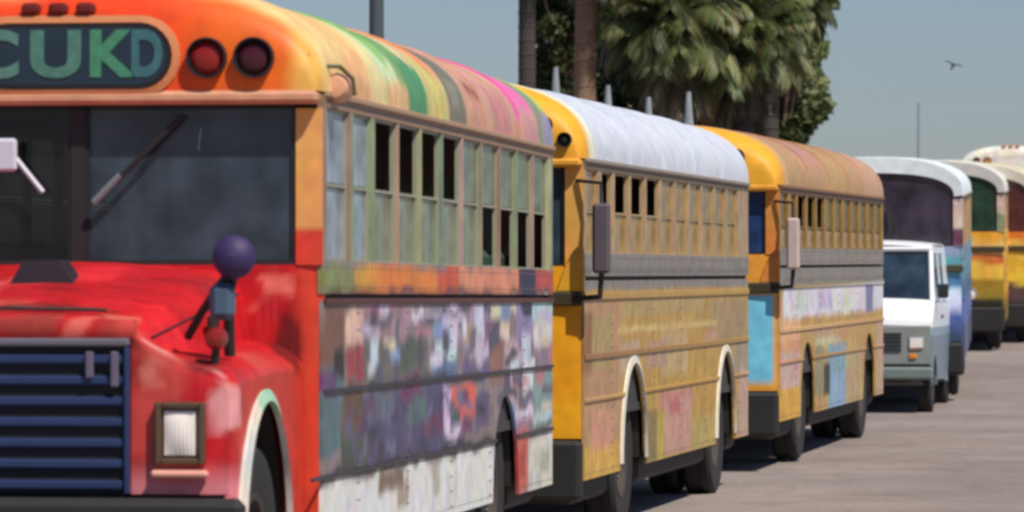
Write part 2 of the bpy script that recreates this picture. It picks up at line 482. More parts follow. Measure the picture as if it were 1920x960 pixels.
def make_bus(label, pose, P):
    """P: dict of options"""
    global SEAT
    if SEAT is None: SEAT = seat_mesh()
    L = pose.L
    b = thing('bus', label, 'bus', pose.loc, pose.rot, 'buses parked in a curving row along the road')
    st = P.get('step', .04)
    zs, zw, zt = .45, P['win_z'], 2.60          # skirt, window sill, window top
    arches = [(y, a, bb, .5) for (y, a, bb) in P['arches']]
    side_paint, roof_paint, front_paint = P['side'], P['roof'], P['front']
    belt = zw - .16
    for s in (1, -1):
        # lower side panels with open joints
        cuts = [0.0] + list(P['cuts']) + [L]
        for i in range(len(cuts)-1):
            m = side_sheet(cuts[i]+.006, cuts[i+1]-.006, zs, belt-.03, arches, W, s, st)
            m.build('side_panel', PAINT, b, side_paint)
        # belt rail, painted
        side_sheet(0, L, belt, zw, [], W+.004, s, st, .03).build('belt_panel', PAINT, b, side_paint)
        # rub rails
        for (z, h, mat_or_col) in P['rails']:
            r_ = MB()
            segs = []; y = .02
            blocked = [(yc - a*math.sqrt(max(0, 1-((z-zc)/bb)**2)) - .01, yc + a*math.sqrt(max(0, 1-((z-zc)/bb)**2)) + .01) for (yc, a, bb, zc) in arches if z - zc < bb]
            for (a0, a1) in sorted(blocked) + [(L-.02, L)]:
                if a0 > y: segs.append((y, a0))
                y = a1
            for (a0, a1) in segs:
                xa, xb = (W+.0005, W+.014) if s > 0 else (-W-.014, -W-.0005)
                r_.cbox(xa, xb, a0, a1, z-h/2, z+h/2, .005)
            r_.build('rub_rail', PAINT, b, mat_or_col if mat_or_col != 'side' else side_paint)
        # header over the windows
        side_sheet(0, L, zt, GUT, [], W+.003, s, st, .03).build('header_panel', PAINT, b, P['header'])
        # windows and pillars
        wins = P['wins']       # list of (y0, y1, open_top)
        shapes = {}
        ycur = 0.0
        for k, (a, c, op) in enumerate(wins):
            side_sheet(ycur, a, zw, zt, [], W+.001, s, .05, .025).build('window_pillar', PAINT, b, P['pillar'])
            ycur = c
            key = (round(c - a, 2), op == 3)
            if key not in shapes:
                w_ = c - a; f_ = MB(); t_ = .014; mid = zw + (zt-zw)*P.get('split', .5)
                # frame bars flush in the opening
                f_.box(-.012, .012, 0, t_, zw, zt); f_.box(-.012, .012, w_-t_, w_, zw, zt)
                f_.box(-.012, .012, t_, w_-t_, zw, zw+t_); f_.box(-.012, .012, t_, w_-t_, zt-t_, zt)
                f_.box(-.013, .008, t_, w_-t_, mid-.008, mid+.008)
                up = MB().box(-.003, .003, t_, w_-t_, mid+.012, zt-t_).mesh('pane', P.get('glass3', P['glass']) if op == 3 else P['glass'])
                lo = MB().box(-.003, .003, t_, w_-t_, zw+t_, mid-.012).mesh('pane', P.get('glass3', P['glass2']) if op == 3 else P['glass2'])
                shapes[key] = (f_.mesh('window_frame', P['frame']), up, lo, lo)
            window_unit(b, shapes[key], s, a, int(op) if (s > 0 or op == 3) else 0)
        side_sheet(ycur, L, zw, zt, [], W+.001, s, .05, .025).build('window_pillar', PAINT, b, P['pillar'])
        # drip rail at the gutter
        d = MB(); xa, xb = (W-.005, W+.022) if s > 0 else (-W-.022, -W+.005)
        d.cbox(xa, xb, .05, L, GUT-.012, GUT+.018, .006)
        d.build('drip_rail', PAINT, b, P['drip'])
    # roof panels
    rise = P.get('rise', .56); ncross = P.get('ncross', 60)
    y = P.get('cap_y', .45) if P.get('cap', True) else 0.0
    nroof = P.get('nroof', 5); edges = [y + (L-y)*i/nroof for i in range(nroof+1)]
    ts = [math.pi*k/ncross for k in range(ncross+1)]
    for i in range(nroof):
        a, c = edges[i]+.003, edges[i+1]-.003
        n = max(2, int((c-a)/P.get('rstep', .05)))
        Pn = [[(arch_pt(t)[0]*1.004, a+(c-a)*k/n, GUT + .012 + arch_pt(t, rise)[1]) for t in ts] for k in range(n+1)]
        MB().slab(Pn, lambda p: (p[0]*.985, p[1], p[2]-.02)).build('roof_panel', ROOFP, b, roof_paint, smooth=True)
    for i in range(1, nroof):
        yy = edges[i]
        Pn = [[(arch_pt(t)[0]*1.01, yy-.03+.06*k, GUT+.014 + arch_pt(t, rise+.012)[1]) for t in ts] for k in (0, 1)]
        MB().slab(Pn, lambda p: (p[0]*.985, p[1], p[2]-.02)).build('roof_rib', ROOFP, b, roof_paint, smooth=True)
    # front cap
    if P.get('cap', True):
        y0, dep = P.get('cap_y', .45), P.get('cap_d', .53)
        Pn = []
        for k in range(17):
            ph = (math.pi/2)*k/16
            yy = y0 - dep*math.sin(ph)**.5; r = max(.001, math.cos(ph))**.42
            Pn.append([(arch_pt(t)[0]*1.008*(.93+.07*r) if k < 16 else arch_pt(t)[0]*.93, yy, GUT+.012 + arch_pt(t, rise+.004)[1]*(r if k < 16 else .0)) for t in ts])
        MB().grid(Pn).build('roof_cap', ROOFP, b, P['cap_paint'], smooth=True)
        yf = y0 - dep
        MB().cbox(-W*.995, W*.995, yf-.02, yf+.10, GUT-.05, GUT+.014, .02).build('visor_strip', PAINT, b, P['visor'])
    else:
        # roof edge closing at the front, following the arch
        pts = [arch_pt(t, rise) for t in ts]
        inner = [(p[0]*.90, GUT + p[1]*.62) for p in pts]
        outer = [(p[0], GUT+.012+p[1]) for p in pts]
        m = MB(); n = len(pts)
        vs = [(p[0], -.06, p[1]) for p in outer] + [(p[0], -.03, p[1]) for p in inner] + [(p[0], .02, p[1]) for p in outer] + [(p[0], .02, p[1]) for p in inner]
        fs = []
        for k in range(n-1):
            fs += [(k, k+1, n+k+1, n+k), (k, 2*n+k, 2*n+k+1, k+1), (n+k, n+k+1, 3*n+k+1, 3*n+k), (2*n+k, 3*n+k, 3*n+k+1, 2*n+k+1)]
        fs += [(0, n, 3*n, 2*n), (n-1, 2*n-1, 4*n-1, 3*n-1)]
        m.add(vs, fs); m.build('roof_front_edge', PAINT, b, P['visor'], smooth=True)
    # rear wall, with a window pair and door joint
    rw = MB()
    rw.box(-W+.02, W-.02, L-.03, L, zs, 1.7)
    rw.box(-W+.02, -.85, L-.03, L, 1.7, GUT); rw.box(.85, W-.02, L-.03, L, 1.7, GUT); rw.box(-.08, .08, L-.03, L, 1.7, GUT-.2)
    pts = [arch_pt(t, rise-.02, W-.03) for t in ts]
    rw.prism([(p[0], GUT-.2 + (p[1]+.2 if p[1] > 0.001 else 0)) for p in pts], 'y', L-.025, L-.001)
    rw.build('rear_panel', PAINT, b, side_paint)
    for xa, xb in ((-.85, -.08), (.08, .85)):
        MB().box(xa, xb, L-.018, L-.012, 1.7, GUT-.2).build('rear_window', P['glass'], b)
    MB().cbox(-1.15, 1.15, L, L+.14, .5, .75, .02).build('rear_bumper', BLACK, b)
    if P.get('rivets', True):
        rv = MB()
        def stud(x, y, z, s):
            r_ = .009
            rv.add([(x, y-r_, z), (x, y, z-r_), (x, y+r_, z), (x, y, z+r_), (x+s*.006, y, z)], [(0, 1, 4), (1, 2, 4), (2, 3, 4), (3, 0, 4)])
        def clear(y, z): return all(((y-yc)/(a+.06))**2 + ((z-zc)/(bb+.06))**2 > 1 for (yc, a, bb, zc) in arches)
        for s in (1, -1):
            for c_ in cuts[1:-1]:
                for dy in (-.03, .03):
                    for k in range(14):
                        z = zs+.05+.085*k
                        if z < belt-.05 and clear(c_+dy, z): rv_x = s*(W+.0005); stud(rv_x, c_+dy, z, s)
            for k in range(int(L/.12)):
                y_ = .06+.12*k
                stud(s*(W+.0045), y_, belt+.035, s); stud(s*(W+.0045), y_, zw-.03, s); stud(s*(W+.0035), y_, (zt+GUT)/2, s)
                if clear(y_, .49): stud(s*(W+.0005), y_, .49, s)
        o_ = rv.build('rivets', STEEL, b); o_['kind'] = 'stuff'
        o_.data.materials.clear(); o_.data.materials.append(P.get('rivetmat', STEEL))
    # floor, chassis, seats
    MB().box(-W+.03, W-.03, .05, L-.05, .86, .92).build('floor', INNER, b)
    for s in (1, -1): MB().box(s*.42-.05, s*.42+.05, P.get('chassis_y', .2), L-.1, .55, .83).build('chassis_rail', DARKMETAL, b)
    for (yc, a, bb) in P['arches']: MB().tube([(-.8, yc, .5), (.8, yc, .5)], .08).build('axle', DARKMETAL, b)
    ya, yb = P['arches'][0][0]+P['arches'][0][1], P['arches'][1][0]-P['arches'][1][1]
    for s in (1, -1):  # low dark boxes added to blacken the space under the bus
        MB().cbox(min(s*.52, s*1.12), max(s*.52, s*1.12), max(.15, ya)+.12, yb-.15, .30, .84, .04).build('underside_shade_box', DARKMETAL, b)
        MB().cbox(min(s*.52, s*1.10), max(s*.52, s*1.10), P['arches'][1][0]+P['arches'][1][1]+.15, L-.15, .34, .84, .04).build('rear_shade_box', DARKMETAL, b)
        if not P.get('hood'): MB().cbox(min(s*.52, s*1.12), max(s*.52, s*1.12), .05, P['arches'][0][0]-P['arches'][0][1]-.12, .28, .84, .04).build('front_shade_box', DARKMETAL, b)
    MB().cbox(-.36, .36, max(.1, ya), yb, .32, .80, .04).build('centre_shade_box', DARKMETAL, b)  # added along the centre line to darken the underside
    inn = MB()
    for s in (1, -1):
        xa, xb = (W-.06, W-.04) if s > 0 else (-W+.04, -W+.06)
        inn.box(xa, xb, .1, L-.1, .92, zw-.02)
    inn.build('inner_lining', INNER, b)
    for (yc, a, bb) in P['arches']:
        if yc < 0: continue
        for s in (1, -1):
            wb = MB()
            xi, xo = s*.70, s*(W-.05)
            arc = [(yc + (a+.01)*math.cos(math.pi*k/12), .5 + (bb+.01)*math.sin(math.pi*k/12)) for k in range(13)]
            Pn = [[(x, p[0], p[1]) for p in arc] for x in (xi, xo)]
            wb.slab(Pn, lambda p: (p[0], p[1], p[2]+.01))
            wb.prism(arc, 'x', xi - .01*s, xi)
            wb.build('wheel_well', DARKMETAL, b)
    rows = int((L-1.8)/.85)
    for k in range(rows):
        for s in (1, -1): link('seat', SEAT, b, loc=(s*.70, 1.3+.85*k, .92))
    # driver's seat and steering wheel
    link('driver_seat', SEAT, b, loc=(.62, .75, .92)).scale = (.55, 1, 1.05)
    sw = MB()
    rg = [(.62+.22*math.cos(a), .48-.08*math.sin(a), 1.72+.20*math.sin(a)) for a in [2*math.pi*k/20 for k in range(21)]]
    sw.tube(rg, .014, 6); sw.tube([(.62, .48, 1.72), (.62, .25, 1.3)], .02, 6); sw.tube([(.42, .48, 1.72), (.82, .48, 1.72)], .012, 6)
    sw.build('steering_wheel', BLACK, b)
    # wheels and arch trims
    for i, (yc, a, bb) in enumerate(P['arches']):
        for s in (1, -1):
            if not (P.get('hood') and i == 0):
                add_wheel(b, s*(W-.20), yc, .5, dual=(i > 0))
                if P.get('trim') is not None:
                    t = MB(); pts = []
                    for k in range(25):
                        u = math.pi*k/24
                        pts.append((s*(W+.004), yc + (a+.012)*math.cos(u), .5 + (bb+.012)*math.sin(u)))
                    Pn = [[p, (p[0], yc+(p[1]-yc)*(1-.05/a), .5+(p[2]-.5)*(1-.05/bb))] for p in pts]
                    t.slab(Pn, lambda p: (p[0]-s*.022, p[1], p[2]))
                    t = MB().slab([[ (s*(W+.012), yc+(a+.055)*math.cos(math.pi*k/24), .5+(bb+.055)*math.sin(math.pi*k/24)), (s*(W+.02), yc+(a)*math.cos(math.pi*k/24), .5+(bb)*math.sin(math.pi*k/24))] for k in range(25)], lambda p: (p[0]-s*.025, p[1], p[2]))
                    t.build('arch_trim', PAINT, b, P['trim'], smooth=True)
    # ---------------------------------------------------- windscreen
    wz0, wz1 = P['ws_z0'], P.get('ws_z1', GUT-.05)
    for s in (1, -1):
        m = MB(); xa, xb = sorted((s*1.07, s*(W-.001)))
        nz_ = 24
        Pn = [[(xa + (xb-xa)*i/3, -.012, wz0 + (wz1+.03-wz0)*k/nz_) for k in range(nz_+1)] for i in range(4)]
        m.slab(Pn, lambda p: (p[0], p[1]+.07, p[2]))
        m.build('corner_pillar', PAINT, b, P['apillar'])
        g_ = MB()
        if P.get('cap', True):
            xa, xb = sorted((s*.035, s*1.07))
            g_.box(xa, xb, .018, .024, wz0, wz1+.03)
        else:
            poly = [(s*.035, wz0), (s*1.07, wz0), (s*1.07, GUT)]
            for k in range(ncross//2+1):
                t = math.pi/2*k/(ncross//2); p = arch_pt(t, rise)
                if p[0]*.905 < 1.06 and p[0]*.905 > .04: poly.append((s*p[0]*.905, GUT+p[1]*.63))
            poly.append((s*.035, GUT + rise*.63))
            g_.prism(poly, 'y', .018, .024)
        g_.build('windscreen_pane', P.get('ws', WS) if s > 0 else P.get('ws_far', P.get('ws', WS)), b)
        # rubber seal
        r_ = MB(); zt_ = wz1+.03 if P.get('cap', True) else GUT+.1
        r_.box(min(s*1.05, s*1.072), max(s*1.05, s*1.072), .0, .03, wz0, zt_)
        r_.box(min(s*.036, s*1.05), max(s*.036, s*1.05), .0, .03, wz0-.002, wz0+.022)
        r_.box(min(s*.036, s*.052), max(s*.036, s*.052), .0, .03, wz0+.022, zt_)
        r_.build('window_seal', BLACK, b)
    MB().box(-.035, .035, -.008, .05, wz0, wz1+.03 if P.get('cap', True) else GUT+rise*.6).build('windscreen_divider', P.get('divmat', BLACK), b)
    # cowl / front panel under the windscreen
    fz0 = P.get('front_z0', .75)
    n = max(4, int(2*W/st)); m_ = max(4, int((wz0-fz0)/st))
    Pn = [[(-W+.001 + (2*W-.002)*i/n, -.02 + .03*abs(-1+2*i/n)**6, fz0+(wz0-fz0)*k/m_) for k in range(m_+1)] for i in range(n+1)]
    MB().slab(Pn, lambda p: (p[0], p[1]+.04, p[2])).build('front_panel', PAINT, b, front_paint)
    MB().box(-W+.03, W-.03, .12, .50, wz0-.2, wz0-.16).build('dashboard', BLACK, b)
    MB().box(-1.06, 1.06, .031, .14, wz1+.005, GUT+.06).build('light_leak_bar', INNER, b) if P.get('cap', True) else None  # added bar that stops light leaking in above the windscreen
    # lamps on the cap
    if P.get('cap', True):
        yf = P.get('cap_y', .45) - P.get('cap_d', .53)
        for (x, z, r, mat) in P.get('caplamps', []):
            for s in (1, -1):
                h = MB().lathe([(0.0, .0), (r*1.12, .0), (r*1.12, -.05), (r*1.03, -.05), (r*1.0, -.012), (0.0, -.012)], (s*x, yf+.005, z), 'y', 24)
                hh = h.build('warning_lamp', BLACK, b, smooth=True)
                MB().lathe([(0.0, -.035), (r*.5, -.03), (r*.9, -.018), (r*.97, -.008)], (s*x, yf+.003, z), 'y', 20).build('lens', mat, hh, smooth=True)
        for x in (-.16, 0, .16):
            MB().cbox(x-.05, x+.05, yf+.05, yf+.16, GUT+rise-.01, GUT+rise+.03, .012).build('marker_lamp', REDLENS if P.get('hood') else AMBER, b)
    return b

def flat_front(b, P, mirrors=True):
    """bumper, headlights, grille, mirrors for a bus with a flat front"""
    MB().cbox(-W, W, -.16, -.02, .32, .73, .03).build('front_bumper', BLACK, b)  # bumper extended downward to darken the space beneath it
    for s in (1, -1):
        for dx in (.42, .64):
            h = MB().lathe([(0, 0), (.10, 0), (.10, -.04), (.088, -.045), (.085, -.01), (0, -.01)], (s*dx, -.035, .95), 'y', 20).build('headlight', CHROME, b, smooth=True)
            MB().lathe([(0, -.04), (.05, -.034), (.084, -.02)], (s*dx, -.035, .95), 'y', 20).build('lens', LENS, h, smooth=True)
        MB().cbox(s*.53-.06, s*.53+.06, -.07, -.022, 1.12, 1.2, .01).build('turn_signal', AMBER, b)
        if not mirrors: continue
        # mirror on a bracket reaching out past the corner
        mi = MB()
        mi.cbox(min(s*1.29, s*1.41), max(s*1.29, s*1.41), -.22, -.14, 1.88, 2.36, .02)
        mo = mi.build('mirror', P.get('mirror', STEEL), b)
        arm = MB()
        arm.tube([(s*1.10, -.02, 1.70), (s*1.33, -.12, 1.72), (s*1.35, -.16, 1.90)], .022, 6)
        arm.build('mirror_arm', BLACK, mo); arm = MB()
        arm.tube([(s*1.15, -.02, 2.52), (s*1.34, -.14, 2.50), (s*1.35, -.17, 2.34)], .014, 6)
        arm.build('mirror_arm', BLACK, mo)
        # flared foot of the corner pillar
        f_ = MB().prism([(s*1.02, 1.76), (s*1.205, 1.76), (s*1.205, 2.02), (s*1.13, 2.02), (s*1.08, 1.93)], 'y', -.035, -.013)
        f_.build('pillar_foot', PAINT, b, P['apillar'])
    MB().cbox(-1.195, 1.195, -.05, -.015, 1.655, 1.755, .012).build('dark_trim_band', simple('dark_olive_trim', (62, 56, 34), .5), b)
    gm = MB().box(-.29, .29, -.0235, -.0215, .88, 1.22)
    for k in range(6): gm.cbox(-.28, .28, -.05, -.022, .90+.055*k, .925+.055*k, .006)
    gm.build('grille', BLACK, b)
    for s in (1, -1):
        wp = MB(); wp.tube([(s*.45, -.03, P['ws_z0']-.04), (s*.25, -.045, P['ws_z0']+.42)], .010, 6); wp.box(min(s*.22, s*.25), max(s*.22, s*.25), -.05, -.035, P['ws_z0']+.1, P['ws_z0']+.55)
        wp.build('wiper', BLACK, b)

# ================================================================== BUS 1: red nosed bus
p1 = Pose(605, 391, 1036, 284, .046, .02)
side1 = p1.rects([
    # belt under the windows
    (605, 495, 668, 550, (132, 140, 92)), (664, 500, 702, 550, (205, 150, 62)), (700, 500, 822, 550, (216, 130, 62)),
    (820, 500, 862, 550, (196, 92, 62)), (860, 500, 972, 550, (214, 142, 114)), (970, 496, 1000, 552, (96, 44, 66)), (1000, 500, 1045, 550, (178, 84, 74)),
    (605, 546, 1045, 562, (88, 40, 28)),
    # upper mural
    (605, 562, 646, 700, (126, 92, 78)), (648, 585, 682, 660, (216, 180, 164)), (650, 655, 684, 712, (152, 74, 80)),
    (682, 562, 742, 578, (190, 108, 150)), (684, 578, 800, 640, (146, 124, 130)), (700, 590, 770, 630, (168, 138, 146)),
    (684, 640, 800, 720, (108, 106, 104)), (740, 640, 790, 690, (88, 98, 88)), (800, 566, 846, 650, (140, 140, 144)), (806, 570, 836, 600, (92, 92, 96)),
    (812, 600, 846, 640, (130, 150, 185)), (816, 648, 856, 674, (196, 216, 240)), (812, 674, 856, 712, (96, 118, 150)),
    (844, 564, 858, 650, (208, 200, 216)), (858, 564, 922, 650, (164, 144, 166)), (862, 568, 882, 592, (92, 84, 100)), (902, 568, 918, 590, (96, 88, 104)),
    (866, 612, 886, 640, (176, 156, 110)), (890, 600, 920, 636, (128, 96, 122)), (880, 646, 926, 668, (200, 200, 222)), (866, 672, 920, 706, (110, 100, 130)),
    (920, 562, 968, 592, (206, 198, 176)), (924, 596, 956, 640, (212, 196, 180)), (918, 640, 944, 720, (148, 108, 96)), (944, 640, 972, 770, (186, 160, 164)),
    (966, 562, 1000, 640, (150, 138, 172)), (976, 496, 1002, 590, (50, 48, 80)), (998, 562, 1045, 602, (172, 208, 200)), (1000, 602, 1045, 656, (204, 200, 196)),
    (972, 640, 1002, 800, (120, 110, 128)), (980, 676, 1004, 732, (226, 222, 232)), (1004, 650, 1045, 700, (140, 124, 136)), (1000, 696, 1045, 802, (130, 154, 154)),
    (946, 770, 1000, 812, (150, 124, 134)), (996, 796, 1045, 806, (72, 70, 66)),
    # lower mural
    (600, 690, 642, 850, (94, 116, 122)), (604, 700, 628, 745, (112, 76, 122)), (626, 664, 646, 706, (34, 36, 34)), (642, 715, 682, 826, (104, 86, 70)),
    (680, 726, 842, 862, (86, 82, 112)), (700, 724, 742, 790, (104, 108, 124)), (752, 702, 788, 744, (120, 62, 104)), (790, 782, 832, 812, (110, 64, 94)), (760, 745, 800, 790, (92, 112, 118)),
    (640, 820, 690, 880, (76, 88, 78)), (680, 850, 900, 866, (70, 72, 88)),
    (832, 728, 850, 818, (196, 178, 212)), (836, 790, 862, 824, (208, 196, 222)), (846, 718, 892, 786, (212, 102, 88)), (856, 738, 874, 766, (196, 120, 120)), (866, 788, 892, 812, (120, 66, 98)), (890, 730, 918, 800, (104, 92, 120)),
    (952, 808, 992, 930, (194, 104, 90)), (960, 850, 984, 900, (176, 76, 74)), (990, 812, 1045, 930, (204, 202, 188)), (1010, 840, 1030, 880, (176, 176, 160)),
])
# small crisp strokes: letter-like marks and figures of the upper mural
_rg = np.random.default_rng(77)
for k in range(52):
    cx_ = _rg.uniform(690, 1035); cy_ = _rg.uniform(568, 712) if cx_ < 930 else _rg.uniform(568, 790)
    w_ = _rg.uniform(4, 10); h_ = _rg.uniform(10, 34)
    if _rg.random() < .45: w_, h_ = _rg.uniform(8, 20), _rg.uniform(5, 10)
    c_ = [(214, 208, 224), (196, 204, 226), (92, 88, 108), (112, 104, 118), (176, 126, 134), (130, 150, 184), (204, 188, 168), (88, 84, 96), (190, 180, 200)][_rg.integers(0, 9)]
    side1 += p1.rects([(cx_-w_, cy_-h_, cx_+w_, cy_+h_, c_)])
for k in range(40):
    cx_ = _rg.uniform(650, 905); cy_ = _rg.uniform(735, 850)
    w_ = _rg.uniform(3, 10); h_ = _rg.uniform(4, 18)
    c_ = [(76, 72, 100), (100, 98, 124), (84, 100, 110), (108, 70, 100), (66, 64, 84), (118, 116, 136)][_rg.integers(0, 6)]
    side1 += p1.rects([(cx_-w_, cy_-h_, cx_+w_, cy_+h_, c_)])
# stripes that run level along the bus
y_, z_ = p1.side(780, 858); zline = z_
y_, z_ = p1.side(800, 713); zmid = z_
side1 += [(-.1, 6.0, zline-.035, zline+.02, (54, 48, 52)), (-.1, 6.0, .3, zline-.035, (226, 224, 212)), (.6, 1.6, .3, zline-.12, (214, 214, 224)),
          (2.2, 2.6, .55, .72, (168, 156, 140)), (3.4, 3.7, .6, .8, (180, 176, 160)), (1.6, 2.4, zline-.16, zline-.03, (130, 112, 98)),
          (1.3, 5.4, zmid-.014, zmid+.014, (44, 44, 54))]
roof1_px = [
    (560, 0, 645, 200, (236, 190, 122)), (600, 100, 640, 180, (232, 170, 120)), (640, 30, 672, 200, (228, 206, 144)), (664, 70, 700, 150, (204, 216, 170)), (672, 60, 704, 110, (150, 186, 120)),
    (700, 60, 734, 160, (116, 164, 96)), (714, 110, 752, 200, (84, 148, 96)), (734, 60, 762, 110, (214, 186, 140)), (750, 110, 792, 212, (200, 190, 116)), (770, 70, 800, 140, (226, 160, 110)),
    (792, 90, 826, 230, (124, 118, 100)), (800, 150, 816, 200, (150, 140, 122)),
    (826, 90, 930, 250, (204, 152, 126)), (838, 165, 856, 182, (150, 88, 78)), (850, 120, 880, 150, (214, 160, 140)), (880, 170, 912, 230, (198, 136, 128)), (905, 120, 930, 150, (220, 170, 150)),
    (926, 150, 966, 222, (236, 116, 170)), (936, 205, 966, 250, (210, 150, 150)), (964, 130, 992, 260, (146, 152, 122)), (984, 150, 1012, 218, (184, 200, 84)), (976, 225, 1008, 262, (150, 146, 172)), (1008, 150, 1040, 275, (226, 160, 70)),
]
roof1 = []
for (x0, y0, x1, y1, c) in roof1_px:
    a, _ = p1.side(x0, 0, 1.05); b_, _ = p1.side(x1, 0, 1.05)
    _, zt_ = p1.side((x0+x1)/2, y0, 1.05); _, zb_ = p1.side((x0+x1)/2, y1, 1.1)
    roof1.append((a, b_, zb_ if y1 < 175 + (x1-640)*.2 else 2.5, 3.6 if y0 < 35+(x0-600)*.28 + 25 else zt_, c))
def front1(P):
    """red sheet metal of the nose and cowl, faded and mottled, with painted highlights and gap shade"""
    N = len(P); x, y, z = P[:, 0], P[:, 1], P[:, 2]
    red = np.array(lin((190, 28, 34))); pale = np.array(lin((206, 82, 72))); org = np.array(lin((214, 74, 44))); deep = np.array(lin((150, 24, 28)))
    n1 = vnoise(P, 2.6, 4); n2 = vnoise(P, 7, 5); n3 = vnoise(P, 16, 6)
    col = np.tile(red, (N, 1))
    w = np.clip((n1 - .55)*4, 0, .7)[:, None]; col = col*(1-w) + pale*w
    w = np.clip((n2 - .68)*4, 0, .6)[:, None]; col = col*(1-w) + deep*w
    w = np.clip((np.abs(x) - 1.04)*9, 0, .75)[:, None]; col = col*(1-w) + org*w
    for (xa, xb, za, zb_, ya, yb, c) in ((.84, .98, 1.30, 1.40, -1.6, -1.2, (110, 22, 26)), (-.1, .26, 1.52, 1.60, -1.7, -1.4, (150, 60, 50)), (.30, .40, 1.50, 1.58, -1.7, -1.4, (232, 110, 96)),
            (.98, 1.09, 1.30, 1.60, -.3, .1, (92, 14, 16)), (.88, 1.03, 1.66, 1.78, -.3, .1, (240, 120, 104)), (.68, .76, 1.30, 1.42, -1.6, -1.3, (236, 130, 110)), (-.6, -.2, 1.4, 1.9, -1.4, -.5, (226, 90, 90)),  # painted in: pink highlights and the dark shade of the cowl gap
            (.30, .75, 1.3, 1.75, -1.40, -.95, (214, 34, 40)), (.05, .30, 1.5, 1.9, -.55, -.15, (226, 44, 52)), (.60, .80, 1.3, 1.9, -.45, -.2, (150, 30, 32)), (-.05, .5, 1.60, 1.9, -1.25, -1.16, (120, 40, 34)),
            (.42, .56, 1.5, 1.9, -1.5, -1.3, (214, 120, 100)), (1.0, 1.2, 1.1, 1.3, -1.6, -1.4, (236, 160, 160))):
        j_ = (vnoise(P, 8, 33)-.5)*.10
        w = (np.clip(np.minimum(x+j_-xa, xb-x-j_)/.03+.5, 0, 1)*np.clip(np.minimum(z+j_-za, zb_-z-j_)/.03+.5, 0, 1)*np.clip(np.minimum(y+j_-ya, yb-y-j_)/.04+.5, 0, 1)*.85)[:, None]
        col = col*(1-w) + np.array(lin(c))*w
    # paler worn lower edge of the fender
    w = (np.clip((.95 - z)*7, 0, .75)*np.clip((-.9 - y)*6, 0, 1))[:, None]; col = col*(1-w) + np.array(lin((224, 140, 146)))*w
    return np.clip(col*(1 + .25*(n3 - .5))[:, None], .01, .85)
def cap1(P):
    x, y, z = P[:, 0], P[:, 1], P[:, 2]
    red = np.array(lin((232, 66, 22))); org = np.array(lin((240, 104, 30))); yel = np.array(lin((240, 176, 84))); peach = np.array(lin((238, 196, 130)))
    ax = np.abs(x) + (vnoise(P, 5, 9)-.5)*.08
    w = np.clip((ax-.35)/.5, 0, 1)[:, None]; col = red*(1-w) + org*w
    w = np.clip((ax-1.03)/.08, 0, 1)[:, None]; col = col*(1-w) + yel*w
    w = np.clip((y + .02 + (vnoise(P, 4, 3)-.5)*.1)/.10, 0, 1)[:, None]; col = col*(1-w) + peach*w
    return np.clip(col*(1 + .3*(vnoise(P, 8, 2)-.5))[:, None], .01, .85)
def pil1(P):
    cols = [lin(c) for c in ((160, 128, 108), (134, 150, 112), (170, 140, 120), (168, 168, 126), (122, 140, 120), (180, 150, 140), (150, 140, 110))]
    k = (np.floor(P[:, 1]/.77).astype(int)) % 7
    c = np.array(cols)[k]
    return np.clip(c*(1 + .6*(vnoise(P, 5, 12)-.5))[:, None], .01, .85)
wins1 = [(.10, .74, 3), (.86, 1.38, 3)]
y = 1.50; k = 0
while y + .70 < p1.L - .1:
    wins1.append((y, y+.70, 1 if k < 4 else 2 if 4 < k < 9 else 0)); y += .765; k += 1
G1 = glass_mat('dusty_green_reflection_glass', (134, 150, 122), .70, .08)  # pane tints paint in reflected surroundings as well as dust
G1b = glass_mat('dusty_pale_reflection_glass', (140, 152, 126), .76, .10)
bus1 = make_bus('red nosed bus painted in graffiti, with a dark sign board above its windscreen', p1, dict(
    hood=True, ws_far=WSD, win_z=1.86, arches=[(-.86, .58, .70), (6.35, .56, .58)], cuts=[1.0, 2.55, 4.1, 5.65, 7.15],
    step=.03, side=painter((140, 124, 124), side1, seed=3, mott=.16, hue=.08, soft=.05, jit=.035, boost=1.18), roof=painter((224, 180, 130), roof1, seed=5, soft=.06, mott=.10, hue=.08),
    front=front1, cap_paint=cap1, visor=(206, 150, 118), drip=(176, 140, 108), header=(150, 118, 92), pillar=pil1,
    apillar=painter((226, 168, 92), [(-1, 1, 1.5, 2.02, (214, 70, 50))], seed=8, mott=.1), frame=simple('window_frame_green', (150, 150, 128), .5),
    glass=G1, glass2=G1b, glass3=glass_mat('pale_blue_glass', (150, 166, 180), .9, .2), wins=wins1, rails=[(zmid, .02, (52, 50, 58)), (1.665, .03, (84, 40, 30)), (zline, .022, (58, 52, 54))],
    ws_z0=1.84, ws_z1=2.56, front_z0=.47, caplamps=[(.655, 2.83, .088, REDLENS), (.885, 2.83, .088, simple('very_dark_red_lens', (70, 22, 30), .2))],
    cap_y=.46, cap_d=.56, chassis_y=-1.5, nroof=5, rise=.56))

